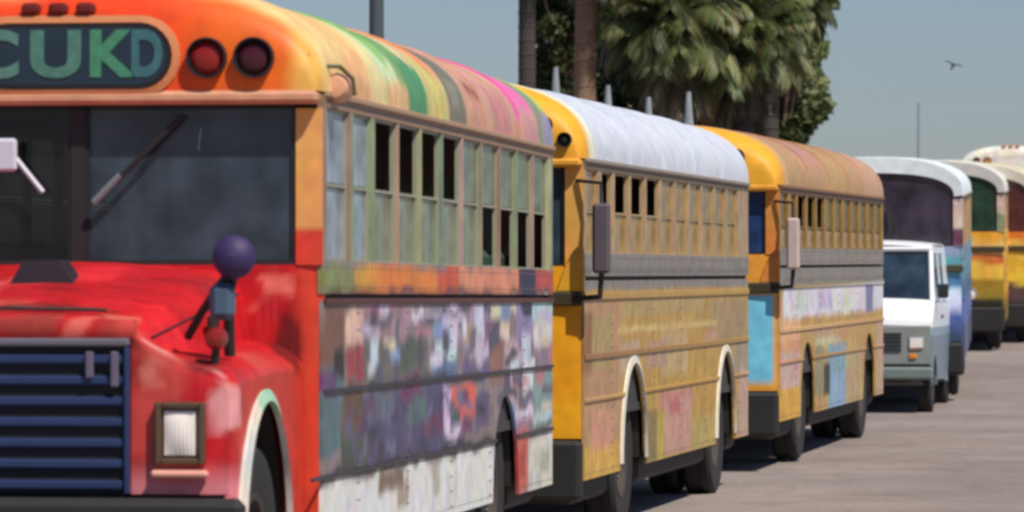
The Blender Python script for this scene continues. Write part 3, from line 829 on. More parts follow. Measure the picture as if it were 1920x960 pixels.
# nose: hood and fenders
def nose(b):
    N = 44; ys_ = [-1.52, -1.50, -1.46] + [-1.42 + 1.40*i/N for i in range(N+1)]
    for s in (1, -1):
        fend = []; 
        for y in ys_:
            u = (y+1.52)/1.5; tuck = .035 if y < -1.51 else .012 if y < -1.48 else 0
            wf = 1.075 + .03*u - tuck; wh = .62 + .16*u
            ztop = 1.56 + .26*u - tuck
            zf = 1.37 + .06*u - tuck
            zb = .78
            for (yc, a, bb) in ((-.86, .58, .72),):
                q = (y-yc)/a
                if abs(q) < 1: zb = max(zb, .5+bb*math.sqrt(1-q*q))
            if y > -.29: zb = .55
            prof = [(.0, ztop+.035), (.2, ztop+.03), (.40, ztop+.015), (wh-.06, ztop-.01), (wh, ztop-.06), (wh+.035, ztop-.14), (wh+.07, zf+.05), ((wh+wf)/2+.04, zf+.03), (wf-.09, zf+.015), (wf-.03, zf-.025), (wf, zf-.07)]
            nb = 14
            prof += [(wf, zf-.07 + (zb-zf+.07)*j/nb) for j in range(1, nb+1)]
            fend.append([(s*p[0], y, p[1]) for p in prof])
        hood = [[r_[k] for k in range(0, 6)] for r_ in fend]
        fe = [[r_[k] for k in range(5, len(r_))] for r_ in fend]
        if s > 0: H1 = hood
        else: H2 = hood
        # densify hood columns for paint
        def dens(G, m=4):
            out = []
            for r_ in G:
                q = []
                for i in range(len(r_)-1):
                    for t in range(m): q.append(tuple(r_[i][c]+(r_[i+1][c]-r_[i][c])*t/m for c in range(3)))
                q.append(r_[-1]); out.append(q)
            return out
        fo = MB().slab(dens(fe, 2), lambda p: (p[0]-s*.012, p[1], p[2]-.012)).build('fender', PAINT, b, front1, smooth=True)
        # arch lip, pale green and white
        arc = [(s*1.10, -.86+.60*math.cos(t), .5+.74*math.sin(t)) for t in [math.pi*k/30 for k in range(1, 30)]]
        Pn = [[p, (s*1.112, -.86+(p[1]+.86)*.90, .5+(p[2]-.5)*.90)] for p in arc]
        Pn = [[(s*1.095, p[0][1]+(p[0][1]+.86)*.05, p[0][2]+.02*(p[0][2]-.5)/.74), p[0], (p[1][0], p[0][1]*.55+p[1][1]*.45, p[0][2]*.55+p[1][2]*.45)] for p in Pn]
        MB().slab(Pn, lambda p: (p[0]-s*.03, p[1], p[2])).build('arch_trim', PAINT, fo, painter((222, 210, 200), [(-1.05, -.62, 1.0, 1.4, (170, 214, 180))], jit=.03, mott=.1), smooth=True)
        # nose face beside the grille
        fp = MB(); rows = []
        for k in range(21):
            z = .80 + (1.50-.80)*k/20
            xo = 1.045 if z < 1.28 else 1.045 - (z-1.28)*1.75
            rows.append([(s*(.60+(xo-.60)*i/12), -1.522 - .03*math.sin(math.pi*i/12)*.6, z) for i in range(13)])
        fp.slab(rows, lambda p: (p[0], p[1]+.03, p[2]))
        fc = fp.build('headlight_panel', PAINT, b, front1, smooth=True)
        # headlight
        hx, hz = s*.832, 1.075
        bz = MB()
        for (xa, xb, za, zb_) in ((-.115, -.085, -.14, .14), (.085, .115, -.14, .14), (-.085, .085, .112, .14), (-.085, .085, -.14, -.112)):
            bz.cbox(hx+xa, hx+xb, -1.585, -1.535, hz+za, hz+zb_, .008)
        bz.box(hx-.09, hx+.09, -1.555, -1.545, hz-.12, hz+.12)
        hd = bz.build('headlight', simple('bezel_dull_olive' if s > 0 else 'bezel_dull_olive_2', (96, 76, 58), .4, .3), b)
        rr = MB(); grid = []
        for i in range(33):
            u = -1+2*i/32
            grid.append([(hx+.072*u, -1.562 - .022*(1-u*u)*(1-v*v) - .0015*math.sin(i*math.pi/2), hz+.098*v) for v in [-1+2*j/8 for j in range(9)]])
        rr.slab(grid, lambda p: (p[0], p[1]+.008, p[2])).build('lens', LENS, hd, smooth=True)
        MB().cbox(hx-.13, hx+.13, -1.60, -1.54, hz-.20, hz-.165, .012).build('trim_strip', simple('pale_pink_trim%d' % (s+1), (226, 160, 140), .4), hd)
        # turn lamp and red lamp on the fender
        tl = MB().lathe([(0, -.05), (.035, -.04), (.05, 0), (.05, .05), (0, .05)], (s*.98, -1.50, 1.50), 'y', 16).build('fender_lamp', REDLENS, b, smooth=True)
        MB().tube([(s*.98, -1.48, 1.46), (s*.97, -1.46, 1.38)], .02, 6).build('lamp_stalk', BLACK, tl)
        # ball mirror on its bracket
        mx, mz = s*1.045, 1.865
        ml = MB().lathe([(0, -.055), (.035, -.05), (.07, -.035), (.095, -.005), (.10, .02), (.085, .06), (.045, .09), (0, .10)], (mx, -1.42, mz), 'y', 24)
        mo = ml.build('ball_mirror', simple('purple_mirror_shell%d' % (s+1), (54, 38, 84), .62, nscale=20, var=.4), b, smooth=True)
        MB().tube([(mx, -1.36, mz-.02), (s*1.0, -1.30, 1.68), (s*.99, -1.22, 1.42)], .026, 8).build('mirror_stalk', BLACK, mo)
        MB().tube([(mx-.03*s, -1.38, mz-.07), (s*.88, -1.30, 1.62), (s*.80, -1.25, 1.50)], .020, 8).build('mirror_stalk', BLACK, mo)
        pl = MB().cbox(min(s*.93, s*1.045), max(s*.93, s*1.045), -1.42, -1.33, 1.58, 1.75, .03).build('mirror_plate', simple('blue_grey_plate%d' % (s+1), (70, 88, 108), .4), mo)
        add_wheel(b, s*.93, -.86, .5)
        # inner wheel housing
        wh_ = MB(); arcp = [(-.86+.60*math.cos(math.pi*k/14), .5+.745*math.sin(math.pi*k/14)) for k in range(15)]
        wh_.slab([[(x, p[0], p[1]) for p in arcp] for x in (s*.62, s*1.05)], lambda p: (p[0], p[1], p[2]+.012)); wh_.prism(arcp, 'x', s*.61, s*.62)
        wh_.build('wheel_well', DARKMETAL, b)
    rows = [h2[::-1][:-1] + h1 for h1, h2 in zip(H1, H2)]
    D = []
    for r_ in rows:
        q = []
        for i in range(len(r_)-1):
            for t in range(4): q.append(tuple(r_[i][c]+(r_[i+1][c]-r_[i][c])*t/4 for c in range(3)))
        q.append(r_[-1]); D.append(q)
    MB().slab(D, lambda p: (p[0], p[1], p[2]-.012)).build('hood', PAINT, b, front1, smooth=True)
    # upper nose band over the grille
    rows = []
    for k in range(7):
        z = 1.50+.085*k/6
        rows.append([(-.62+1.24*i/40, -1.535-.01*math.sin(math.pi*k/6), z) for i in range(41)])
    MB().slab(rows, lambda p: (p[0], p[1]+.05, p[2])).build('nose_band', PAINT, b, front1)
    # grille
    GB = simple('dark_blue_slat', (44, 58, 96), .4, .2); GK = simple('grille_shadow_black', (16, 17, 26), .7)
    gr = MB()
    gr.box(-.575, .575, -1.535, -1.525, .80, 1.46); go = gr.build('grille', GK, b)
    fr = MB(); fr.cbox(-.60, .60, -1.575, -1.535, 1.462, 1.50, .01); fr.build('grille_frame', simple('worn_chrome', (112, 106, 116), .5, .3), go)
    for s in (1, -1): MB().cbox(s*.587-.013, s*.587+.013, -1.57, -1.53, .80, 1.46, .006).build('grille_frame', GB, go)
    slat = MB().cbox(-.572, .572, -1.56, -1.537, -.022, .022, .01).mesh('slat', GB)
    for k in range(7): link('slat', slat, go, loc=(0, 0, .84+.094*k))
    pm = simple('dull_pinkish_metal', (98, 90, 108), .5)
    for x in (.42, .535): MB().cbox(x-.018, x+.018, -1.585, -1.56, 1.32 if x < .5 else 1.28, 1.44, .006).build('grille_clip', pm, go)
    # badge-like dark air scoop on the hood
    MB().prism([(-.20, 1.72), (.14, 1.72), (.05, 1.86), (-.12, 1.86)], 'y', -.62, -.40).build('hood_scoop', simple('scoop_dark', (44, 40, 48), .5), b)
    MB().tube([(-.45, -1.36, 1.625), (0, -1.38, 1.635), (.45, -1.36, 1.625)], .010, 6).build('hood_seam', BLACK, b)
    # bumper
    MB().cbox(-1.16, 1.16, -1.80, -1.66, .46, .79, .035).build('front_bumper', BLACK, b)
    for s in (1, -1): MB().box(s*.42-.05, s*.42+.05, -1.67, -1.45, .55, .75).build('bumper_bracket', DARKMETAL, b)
    MB().box(-.5, .5, -1.4, -.3, .62, 1.35).build('engine_block', DARKMETAL, b)
    rad = MB().box(-.55, .55, -1.49, -1.44, .7, 1.45); rad.build('radiator', GK, b)
nose(bus1)

# roof sign with lettering
def sign(b):
    yf = .46-.56
    def rr(hw, zc, hh, n=12):
        pts = []
        for k in range(n+1): a = -math.pi/2 + math.pi*k/n; pts.append((hw-hh+hh*math.cos(a), zc+hh*math.sin(a)))
        for k in range(n+1): a = math.pi/2 + math.pi*k/n; pts.append((-hw+hh+hh*math.cos(a), zc+hh*math.sin(a)))
        return pts
    zc = 2.842
    for x_ in (-.21, -.075, .06): MB().cbox(x_-.045, x_+.045, yf-.03, yf+.08, 3.045, 3.10, .015).build('marker_lamp', simple('dark_red_marker', (104, 26, 20), .4), b)
    so = MB().prism(rr(.485, zc, .160), 'y', yf-.02, yf+.01).build('destination_sign', simple('sign_black_trim', (36, 26, 20), .4), b)
    MB().prism(rr(.462, zc, .138), 'y', yf-.0215, yf-.019).build('sign_board', simple('sign_board_navy', (34, 48, 60), .25, var=.5), so)
    rim = MB(); A, B = rr(.525, zc, .196), rr(.488, zc, .161); n = len(A)
    rim.add([(p[0], yf-.012, p[1]) for p in A]+[(p[0], yf-.022, p[1]) for p in B]+[(p[0], yf+.012, p[1]) for p in A]+[(p[0], yf+.012, p[1]) for p in B],
            [f for k in range(n) for f in ((k, (k+1)%n, n+(k+1)%n, n+k), (k, 2*n+k, 2*n+(k+1)%n, (k+1)%n), (n+k, n+(k+1)%n, 3*n+(k+1)%n, 3*n+k))])
    rim.build('sign_rim', simple('peach_sign_rim', (206, 130, 84), .4), so)
    for ch, x, sx, c in (('C', -.370, 1.0, (84, 124, 114)), ('U', -.083, 1.25, (74, 120, 104)), ('K', .178, 1.05, (66, 132, 98)), ('D', .362, .72, (58, 104, 108))):
        cu = bpy.data.curves.new('letter', 'FONT'); cu.body = ch; cu.size = .30; cu.align_x = 'CENTER'; cu.align_y = 'CENTER'; cu.extrude = .002; cu.offset = .012
        t = bpy.data.objects.new('tmp', cu); C.objects.link(t)
        dg = bpy.context.evaluated_depsgraph_get(); me = bpy.data.meshes.new_from_object(t.evaluated_get(dg))
        bpy.data.objects.remove(t)
        me.name = 'letter'; me.materials.clear(); me.materials.append(simple('letter_paint_' + ch.lower(), c, .5, var=.5, nscale=22))
        lo = link('letter', me, so, loc=(x, yf-.0245, zc)); lo.rotation_euler = (math.pi/2, 0, 0); lo.scale = (sx, 1, 1)
sign(bus1)
def wipers1(b):
    MB().box(-1.05, 1.05, .04, .06, 2.50, 2.60).build('sun_visor', BLACK, b)
    MB().lathe([(0, 0), (.05, 0), (.045, .03), (.02, .06), (.035, .10), (.025, .15), (0, .17)], (.23, .14, 1.84), 'z', 12).build('dash_ornament', simple('pale_plaster', (170, 176, 190), .6), b, smooth=True)
    MB().cbox(.62, .86, .10, .20, 1.84, 1.93, .03).build('dash_box', simple('dull_violet_cloth', (84, 66, 110), .8), b)
    # seams, catches and hinge lines of the hood
    for sx in (1, -1):
        ct = MB().cbox(sx*.80-.02, sx*.80+.02, -.72, -.60, 1.52, 1.60, .01).build('hood_catch', BLACK, b)
        MB().tube([(sx*.655, -1.35, 1.50), (sx*.80, -.05, 1.70)], .006, 5).build('hood_joint', BLACK, b)
    m = simple('pale_wiper_blade', (196, 196, 206), .35)
    wp = MB().tube([(.52, -.03, 2.56), (.30, -.05, 2.34), (.20, -.055, 2.24)], .014, 6).build('wiper', BLACK, b)
    MB().tube([(.22, -.062, 2.27), (.09, -.062, 2.14)], .017, 6).build('wiper_blade', simple('grey_wiper_blade', (120, 124, 128), .5), wp)
    wp = MB().tube([(-.52, -.03, 2.56), (-.40, -.05, 2.44), (-.30, -.055, 2.34)], .014, 6).build('wiper', BLACK, b)
    MB().tube([(-.30, -.062, 2.36), (-.16, -.062, 2.19)], .014, 6).build('wiper_blade', m, wp)
    MB().cbox(-.46, -.285, -.09, -.06, 2.29, 2.45, .02).build('outside_mirror', m, b)
    # inside mirror seen through the left pane
    MB().cbox(-.52, -.33, .10, .12, 2.28, 2.48, .02).build('inside_mirror', simple('mirror_pale', (215, 215, 225), .2), b)
    # small lamp housing at the top of the front corner
    for s in (1, -1):
        hs = MB().lathe([(0, -.05), (.05, -.045), (.072, -.01), (.074, .10), (0, .13)], (s*1.225, .22, 2.70), 'y', 18).build('corner_lamp', simple('peach_lamp_shell%d' % (s+1), (214, 160, 126), .4), b, smooth=True)
        MB().tube([(s*1.16, .10, 2.76), (s*1.19, .14, 2.80), (s*1.25, .18, 2.80), (s*1.31, .2, 2.74), (s*1.32, .2, 2.66)], .012, 6).build('lamp_bracket', simple('olive_bracket%d' % (s+1), (70, 76, 36), .5), hs)
        MB().lathe([(0, -.02), (.028, -.015), (.032, .02), (0, .03)], (s*1.12, -.04, 2.83), 'y', 12).build('marker_lamp', BLACK, b)
wipers1(bus1)

# ================================================================== BUS 2: yellow front, white roof
p2 = Pose(1095, 272, 1403, 212, -.016, .004)
TAN = (188, 148, 68)
side2 = p2.rects([
    (1095, 560, 1165, 830, (186, 142, 102)), (1095, 585, 1112, 700, (150, 106, 66)), (1110, 590, 1150, 690, (176, 150, 96)), (1097, 830, 1160, 915, (214, 168, 72)),
    (1110, 770, 1150, 840, (210, 150, 120)), (1240, 620, 1290, 700, (192, 162, 112)), (1160, 560, 1320, 590, (180, 152, 96)), (1330, 560, 1400, 640, (168, 140, 96)), (1375, 640, 1410, 700, (164, 150, 120)),
    (1210, 640, 1250, 690, (180, 146, 120)), (1236, 730, 1300, 760, (196, 136, 120)), (1246, 750, 1296, 850, (198, 148, 130)), (1256, 748, 1276, 775, (190, 104, 104)), (1205, 770, 1232, 870, (140, 118, 70)), (1232, 780, 1246, 880, (186, 168, 70)),
    (1300, 780, 1340, 850, (184, 160, 90)), (1384, 690, 1406, 820, (190, 156, 136)), (1160, 640, 1200, 700, (190, 164, 130)), (1320, 620, 1345, 650, (196, 150, 120)),
])
_, zq = p2.side(1240, 612); side2.append((1.6, 7.2, zq-.02, zq+.02, (214, 186, 120)))
_, zb2 = p2.side(1240, 542)
belt2 = [(-.1, 20, zb2, 2.1, (134, 128, 122)), (-.1, 20, zb2+.12, zb2+.145, (104, 100, 98))]
def yellow_front(c1, c2, blue=None, bz=(.78, 1.66), seed=2):
    a = np.array(lin(c1)); b_ = np.array(lin(c2))
    def fn(P):
        w = np.clip((vnoise(P, 4, seed)-.4)*2, 0, 1)[:, None]; col = a*(1-w) + b_*w
        if blue is not None:
            u = (np.clip((bz[1]-P[:, 2])/.03, 0, 1)*np.clip((P[:, 2]-bz[0])/.03, 0, 1)*np.clip((1.16-np.abs(P[:, 0]))/.02, 0, 1))[:, None]
            bl = np.array(lin(blue))*(1 + .7*(vnoise(P, 3, seed+1)-.5))[:, None]*(1+.0*u)
            col = col*(1-u) + bl*u
        return np.clip(col*(1+.2*(vnoise(P, 15, seed+4)-.5))[:, None], .01, .85)
    return fn
wins2 = [(.10, .62, False), (.80, 1.30, True)]
y = 1.42; k = 0
while y + .72 < p2.L - .1:
    wins2.append((y, y+.70, k < 3)); y += .80; k += 1
G2 = glass_mat('dusty_tan_reflection_glass', (182, 146, 84), .80, .12)  # tan of the reflected surroundings is put into the dusty pane colour
y2f = yellow_front((236, 162, 28), (228, 150, 24), seed=31)
def cap2(P):
    y = P[:, 1]; a = np.array(lin((240, 168, 44))); b_ = np.array(lin((242, 232, 196)))
    o_ = np.array(lin((236, 146, 70)))
    n_ = vnoise(P, 4, 41)
    w = np.clip((n_-.5)*3, 0, .8)[:, None]; col = a*(1-w) + o_*w
    w = np.clip((y-.12+(n_-.5)*.1)/.14, 0, 1)[:, None]; col = col*(1-w) + b_*w
    return col
D2 = dict(win_z=2.02, arches=[(2.35, .62, .72), (7.72, .62, .72)], cuts=[1.3, 3.4, 4.9, 6.4, 8.6],
    side=painter(TAN, side2 + belt2, seed=13, mott=.14, hue=.06, jit=.012), roof=painter((210, 214, 222), [], seed=15, mott=.03, hue=.03),
    front=y2f, cap_paint=cap2, visor=(226, 160, 60), drip=(150, 138, 124), header=(112, 92, 66), pillar=painter((176, 148, 112), [], seed=16, mott=.2),
    apillar=painter((228, 172, 84), [(-1, 1, 1.5, 2.0, (236, 164, 40))], seed=17, mott=.1), frame=simple('window_frame_tan', (170, 146, 108), .5),
    glass=G2, glass2=G2, wins=wins2, rails=[(1.30, .04, 'side'), (1.72, .05, 'side'), (1.00, .03, 'side')], trim=(226, 220, 200),  # trim's white paints in the light its arch rim catches
    ws_z0=1.93, ws_z1=2.60, front_z0=.74, caplamps=[(.93, 2.90, .06, REDLENS), (1.08, 2.80, .045, BLACK)], cap_y=.42, cap_d=.5, nroof=5, rise=.58,
    mirror=simple('mirror_back_mauve', (86, 76, 82), .6))
bus2 = make_bus('flat fronted bus with a yellow front, tan side and plain white roof', p2, D2)
flat_front(bus2, D2)

# ================================================================== BUS 3: blue front panel, tan roof
p3 = Pose(1462, 200, 1656, 165, .045, .092)
side3 = p3.rects([
    (1462, 560, 1500, 730, (218, 156, 112)), (1462, 600, 1500, 640, (232, 176, 130)), (1466, 660, 1500, 730, (206, 172, 160)), (1462, 728, 1500, 792, (216, 164, 58)),
    (1525, 610, 1560, 630, (190, 150, 126)), (1560, 600, 1612, 650, (200, 158, 100)), (1528, 630, 1575, 648, (206, 190, 150)), (1552, 645, 1586, 765, (132, 170, 182)), (1560, 700, 1582, 765, (146, 178, 206)),
    (1544, 680, 1556, 740, (52, 46, 34)), (1528, 650, 1545, 740, (150, 140, 110)), (1586, 650, 1616, 755, (186, 162, 118)), (1645, 600, 1660, 745, (196, 158, 136)),
])
_, za = p3.side(1560, 532); _, zc3 = p3.side(1560, 588)
side3 += [(.25, 20, zc3, za, (228, 222, 230)), (1.2, 2.2, zc3+.05, za-.05, (206, 214, 208)), (3.0, 4.4, zc3+.06, za-.06, (206, 196, 218)), (5.4, 6.0, zc3, za, (214, 224, 204)), (7.6, 8.4, zc3-.02, za, (130, 130, 170)),
          (-.1, 20, za, 2.15, (138, 132, 124)), (-.1, 20, za+.02, za+.05, (110, 104, 92))]
wins3 = [(.10, .66, False), (.86, 1.3, False)]
y = 1.42
while y + .72 < p3.L - .1:
    wins3.append((y, y+.70, 1 if y < 3.2 else False)); y += .80
G3 = glass_mat('dusty_olive_reflection_glass', (150, 124, 50), .66, .12)  # olive base colour stands for reflections on the dusty panes
def cap3(P):
    a = np.array(lin((240, 168, 48))); b_ = np.array(lin((206, 164, 112)))
    w = np.clip((P[:, 1]-.26+(vnoise(P, 4, 51)-.5)*.08)/.1, 0, 1)[:, None]
    return a*(1-w) + b_*w
D3 = dict(D2, win_z=2.08, arches=[(2.25, .58, .66), (8.0, .60, .66)], cuts=[1.3, 3.3, 5.0, 6.8],
    side=painter((192, 152, 84), side3, seed=23, mott=.14, hue=.1, jit=.014), roof=painter((186, 146, 102), [(2.2, 4.0, 2.9, 3.6, (188, 138, 118)), (7.5, 12, 2.0, 3.6, (194, 152, 120)), (4.2, 5.5, 2.6, 3.0, (190, 152, 96))], seed=25, mott=.06, hue=.05, soft=.2),
    front=yellow_front((230, 160, 60), (226, 150, 50), blue=(112, 188, 212), bz=(.80, 1.66), seed=37), cap_paint=cap3, visor=(216, 150, 60), drip=(140, 96, 60), header=(104, 66, 38),
    pillar=painter((158, 124, 70), [], seed=26), frame=simple('window_frame_ochre', (132, 104, 52), .5), glass=G3, glass2=glass_mat('dusty_sand_reflection_glass', (184, 154, 108), .9, .3), wins=wins3,  # lower panes: sand tint carries painted reflection and dust
    apillar=painter((222, 140, 66), [], seed=27, mott=.1), ws=glass_mat('windscreen_blue', (40, 66, 108), .85, .12),
    ws_z0=2.02, trim=None, caplamps=[(.80, 2.93, .075, BLACK)], cap_y=.62, cap_d=.7, mirror=simple('mirror_back_pink', (190, 168, 160), .5), split=.4)
bus3 = make_bus('flat fronted bus with a sky blue front panel, tan roof and white stripe', p3, D3)
flat_front(bus3, D3)

# ================================================================== BUS 4: white arched roof behind the van
def far_opts(side, roof, front, visor, apillar, **kw):
    d = dict(D2, rivets=False, step=.08, rstep=.5, ncross=28, nroof=4, win_z=2.0, side=side, roof=roof, front=front, visor=visor, apillar=apillar, cap=False, trim=None,
             ws=glass_mat('far_windscreen', (56, 48, 60), .85, .12), ws_z0=2.0)
    d.update(kw); return d
def wins_for(L):
    out = []; y = .3
    while y + .72 < L - .1: out.append((y, y+.70, False)); y += .80
    return out
p4 = Pose(1806, 142, 0, 0, .28, .50, yaw=R(6.3), L=8.6)
def rgbf(stops, seed):
    """horizontal bands of colour with ragged edges: stops = [(z_low, colour)...] from the bottom up"""
    def fn(P):
        z = P[:, 2] + (vnoise(P, 3.5, seed)-.5)*.18
        col = np.tile(np.array(lin(stops[0][1])), (len(P), 1))
        for zz, c in stops[1:]:
            w = np.clip((z-zz)/.05, 0, 1)[:, None]; col = col*(1-w) + np.array(lin(c))*w
        return np.clip(col*(1+.5*(vnoise(P, 5, seed+1)-.5))[:, None]*(1+.25*(np.stack([vnoise(P, 4, seed+2+c) for c in range(3)], 1)-.5)), .01, .85)
    return fn
D4 = far_opts(rgbf([(0, (84, 96, 130)), (.9, (90, 110, 170)), (1.25, (60, 104, 130)), (1.5, (90, 140, 160)), (1.75, (120, 146, 170))], 61), painter((226, 234, 236), [], mott=.03, hue=.02),
    rgbf([(0, (60, 74, 104)), (.85, (74, 92, 150)), (1.15, (200, 204, 230)), (1.35, (72, 110, 150)), (1.6, (84, 150, 160)), (1.85, (128, 146, 168))], 62), (228, 234, 236), painter((196, 172, 162), [(-1, 1, 2.0, 2.25, (110, 66, 84))], seed=66), arches=[(.75, .5, .5), (6.6, .5, .5)], cuts=[1.6, 3.4, 5.2], wins=wins_for(8.6), rise=.5)
bus4 = make_bus('white roofed bus with an arched dark windscreen standing behind the small white van', p4, D4)
flat_front(bus4, D4, False)
p5 = Pose(1884, 111, 0, 0, .66, .9, yaw=R(6.9), L=8.8)
D5 = far_opts(rgbf([(0, (150, 120, 50)), (.8, (214, 160, 50)), (1.5, (232, 176, 70))], 71), painter((226, 224, 214), [], mott=.03, hue=.03),
    rgbf([(0, (46, 44, 34)), (.80, (150, 120, 40)), (1.15, (236, 186, 70)), (1.45, (206, 100, 48)), (1.6, (240, 190, 110)), (1.85, (238, 160, 50))], 72), (226, 222, 214), painter((206, 178, 160), [(-1, 1, 2.0, 2.3, (140, 150, 110))], seed=76),
    arches=[(.75, .5, .5), (6.8, .5, .5)], cuts=[1.6, 3.4, 5.2], wins=wins_for(8.8), ws=glass_mat('far_windscreen_green', (44, 66, 50), .85, .12), rise=.52)
bus5 = make_bus('distant bus with white roof, green tinted windscreen and orange and cream front', p5, D5)
flat_front(bus5, D5, False)
p6 = Pose(1914, 104, 0, 0, .72, .95, yaw=R(6.9), L=8.8)
p6 = Pose(1940, 106, 0, 0, .70, .95, yaw=R(7.2), L=8.8)
D6 = far_opts(rgbf([(0, (200, 190, 180)), (1.0, (200, 160, 70)), (1.5, (226, 120, 60))], 81), painter((222, 212, 186), [], mott=.08, hue=.06),
    rgbf([(0, (60, 54, 60)), (.8, (84, 60, 66)), (1.05, (214, 180, 60)), (1.6, (240, 190, 90)), (1.85, (226, 120, 44)), (2.05, (186, 50, 60))], 82), (214, 206, 190), painter((196, 160, 150), [], seed=86),
    arches=[(.75, .5, .5), (6.8, .5, .5)], cuts=[1.6, 3.4, 5.2], wins=wins_for(8.8), ws=glass_mat('far_windscreen_red', (84, 44, 42), .85, .12), rise=.52)
bus6 = make_bus('far bus at the right edge with red tinted windscreen and yellow and orange front', p6, D6)
flat_front(bus6, D6, False)
p7 = Pose(1992, 80, 0, 0, 1.80, 1.95, yaw=R(7.6), L=8.8)
D7 = far_opts(rgbf([(0, (200, 190, 180)), (1.0, (214, 170, 60)), (1.5, (226, 190, 120))], 91), painter((226, 216, 196), [], mott=.10, hue=.05),
    rgbf([(0, (70, 60, 60)), (.8, (226, 180, 60)), (1.6, (236, 200, 120))], 92), (216, 200, 160), painter((206, 180, 150), [], seed=96),
    arches=[(.75, .5, .5), (6.8, .5, .5)], cuts=[1.6, 3.4, 5.2], wins=wins_for(8.8), cap=True, rise=.54, ws_z1=2.60,
    cap_paint=painter((228, 222, 204), [], seed=97, mott=.2, hue=.1), caplamps=[(.55, 2.86, .08, AMBER), (.80, 2.86, .08, REDLENS)])
bus7 = make_bus('cream topped bus rising behind the two far yellow fronted buses at the right edge', p7, D7)
flat_front(bus7, D7, False)

# ================================================================== VAN
def van():
    WH = simple('white_van_enamel', (236, 236, 232), .3, var=.05)
    TT, n_, l_, b_ = _mat('white_over_grey_enamel')
    tc_ = n_.new('ShaderNodeTexCoord'); sp_ = n_.new('ShaderNodeSeparateXYZ'); l_.new(tc_.outputs['Object'], sp_.inputs[0])
    cr_ = n_.new('ShaderNodeValToRGB'); cr_.color_ramp.interpolation = 'CONSTANT'
    cr_.color_ramp.elements[0].color = lin((118, 136, 150)) + (1,)
    e_ = cr_.color_ramp.elements[1]; e_.position = .49; e_.color = lin((140, 164, 180)) + (1,)
    e_ = cr_.color_ramp.elements.new(.545); e_.color = lin((222, 228, 232)) + (1,)
    mr_ = n_.new('ShaderNodeMapRange'); mr_.inputs[2].default_value = 2.0; l_.new(sp_.outputs['Z'], mr_.inputs[0]); l_.new(mr_.outputs[0], cr_.inputs[0])
    l_.new(cr_.outputs[0], b_.inputs['Base Color']); b_.inputs['Roughness'].default_value = .35; GLS = glass_mat('van_glass', (46, 60, 74), .85, .1)
    S = 150.0; hw = .86; yaw = R(9.0)
    X0 = (1748-960)/S; Z0 = F/S; gnd = gz(Z0+1)
    loc = (X0 - hw*math.cos(yaw), Z0 + hw*math.sin(yaw), 1.8-(778-530)/S)
    v = thing('van', 'small white van with short bright bonnet parked just behind the tan roofed bus', 'van', loc, (0, 0, -yaw))
    # side profile (y, z)
    prof = [(0.05, .42), (0.0, .62), (.0, 1.05), (.03, 1.17), (.45, 1.40), (.52, 1.46), (.86, 2.05), (1.0, 2.14), (1.3, 2.17), (4.2, 2.15), (4.3, 2.05), (4.35, .42)]
    # body: sides with openings, built from sheets
    def half(z): return hw if z < 1.45 else hw - (z-1.45)*.10
    for s in (1, -1):
        def sheet(name, poly, th=.03):
            m = MB(); n = len(poly)
            vs = [(s*half(p[1]), p[0], p[1]) for p in poly] + [(s*(half(p[1])-th), p[0], p[1]) for p in poly]
            m.add(vs, [tuple(range(n)), tuple(range(n, 2*n))[::-1]] + [(k, (k+1) % n, (k+1) % n+n, k+n) for k in range(n)])
            return m.build(name, TT, v)
        arc = lambda yc: [(yc+.38*math.cos(math.pi-math.pi*k/10), .36+.38*math.sin(math.pi*k/10)) for k in range(11)]
        sheet('front_wing', [(0.05, .42), (0.0, .62), (0, 1.05), (.03, 1.17), (.45, 1.38), (.98, 1.38), (.98, .72), ] + [(p[0], p[1]) for p in arc(.55)[::-1][:]] )
        sheet('door_panel', [(.985, .42), (.985, 1.40), (1.9, 1.40), (1.9, .42)])
        sheet('side_panel', [(1.905, .42), (1.905, 1.40), (4.34, 1.40), (4.35, .42)] + arc(3.4)[::-1])
        # window surrounds
        sheet('front_pillar', [(.52, 1.42), (.62, 1.42), (.96, 2.0), (1.0, 2.1), (.90, 2.08)])
        sheet('roof_rail', [(1.0, 2.03), (1.0, 2.12), (4.25, 2.12), (4.28, 2.03)])
        sheet('middle_pillar', [(1.80, 1.405), (1.80, 2.03), (1.95, 2.03), (1.95, 1.405)])
        sheet('rear_quarter', [(2.75, 1.405), (2.75, 2.03), (4.28, 2.03), (4.33, 1.405)])
        for nm, poly in (('door_window', [(.64, 1.41), (.97, 2.02), (1.79, 2.02), (1.79, 1.41)]), ('side_window', [(1.96, 1.41), (1.96, 2.02), (2.74, 2.02), (2.74, 1.41)])):
            m = MB(); n = len(poly)
            m.add([(s*(half(p[1])-.012), p[0], p[1]) for p in poly] + [(s*(half(p[1])-.018), p[0], p[1]) for p in poly], [tuple(range(n)), tuple(range(n, 2*n))[::-1]])
            m.build(nm, GLS, v)
        add_wheel(v, s*.74, .55, .33, tpl=VW); add_wheel(v, s*.74, 3.4, .33, tpl=VW)
        # mirror, handle, lamps
        MB().cbox(min(s*.88, s*1.02), max(s*.88, s*1.02), .62, .70, 1.46, 1.64, .02).build('mirror', BLACK, v)
        h = MB().cbox(s*.66-.10, s*.66+.10, -.03, .01, .82, .98, .02).build('headlight', CHROME, v)
        MB().cbox(s*.66-.08, s*.66+.08, -.037, -.031, .84, .96, .003).build('lens', LENS, h)
        MB().cbox(s*.62-.05, s*.62+.05, -.028, .01, .70, .76, .01).build('turn_signal', AMBER, v)
        MB().cbox(min(s*.862, s*.885), max(s*.862, s*.885), 1.68, 1.82, 1.20, 1.24, .008).build('door_handle', BLACK, v)
        MB().cbox(s*.78-.05, s*.78+.05, 4.33, 4.38, .8, 1.2, .02).build('tail_lamp', REDLENS, v)
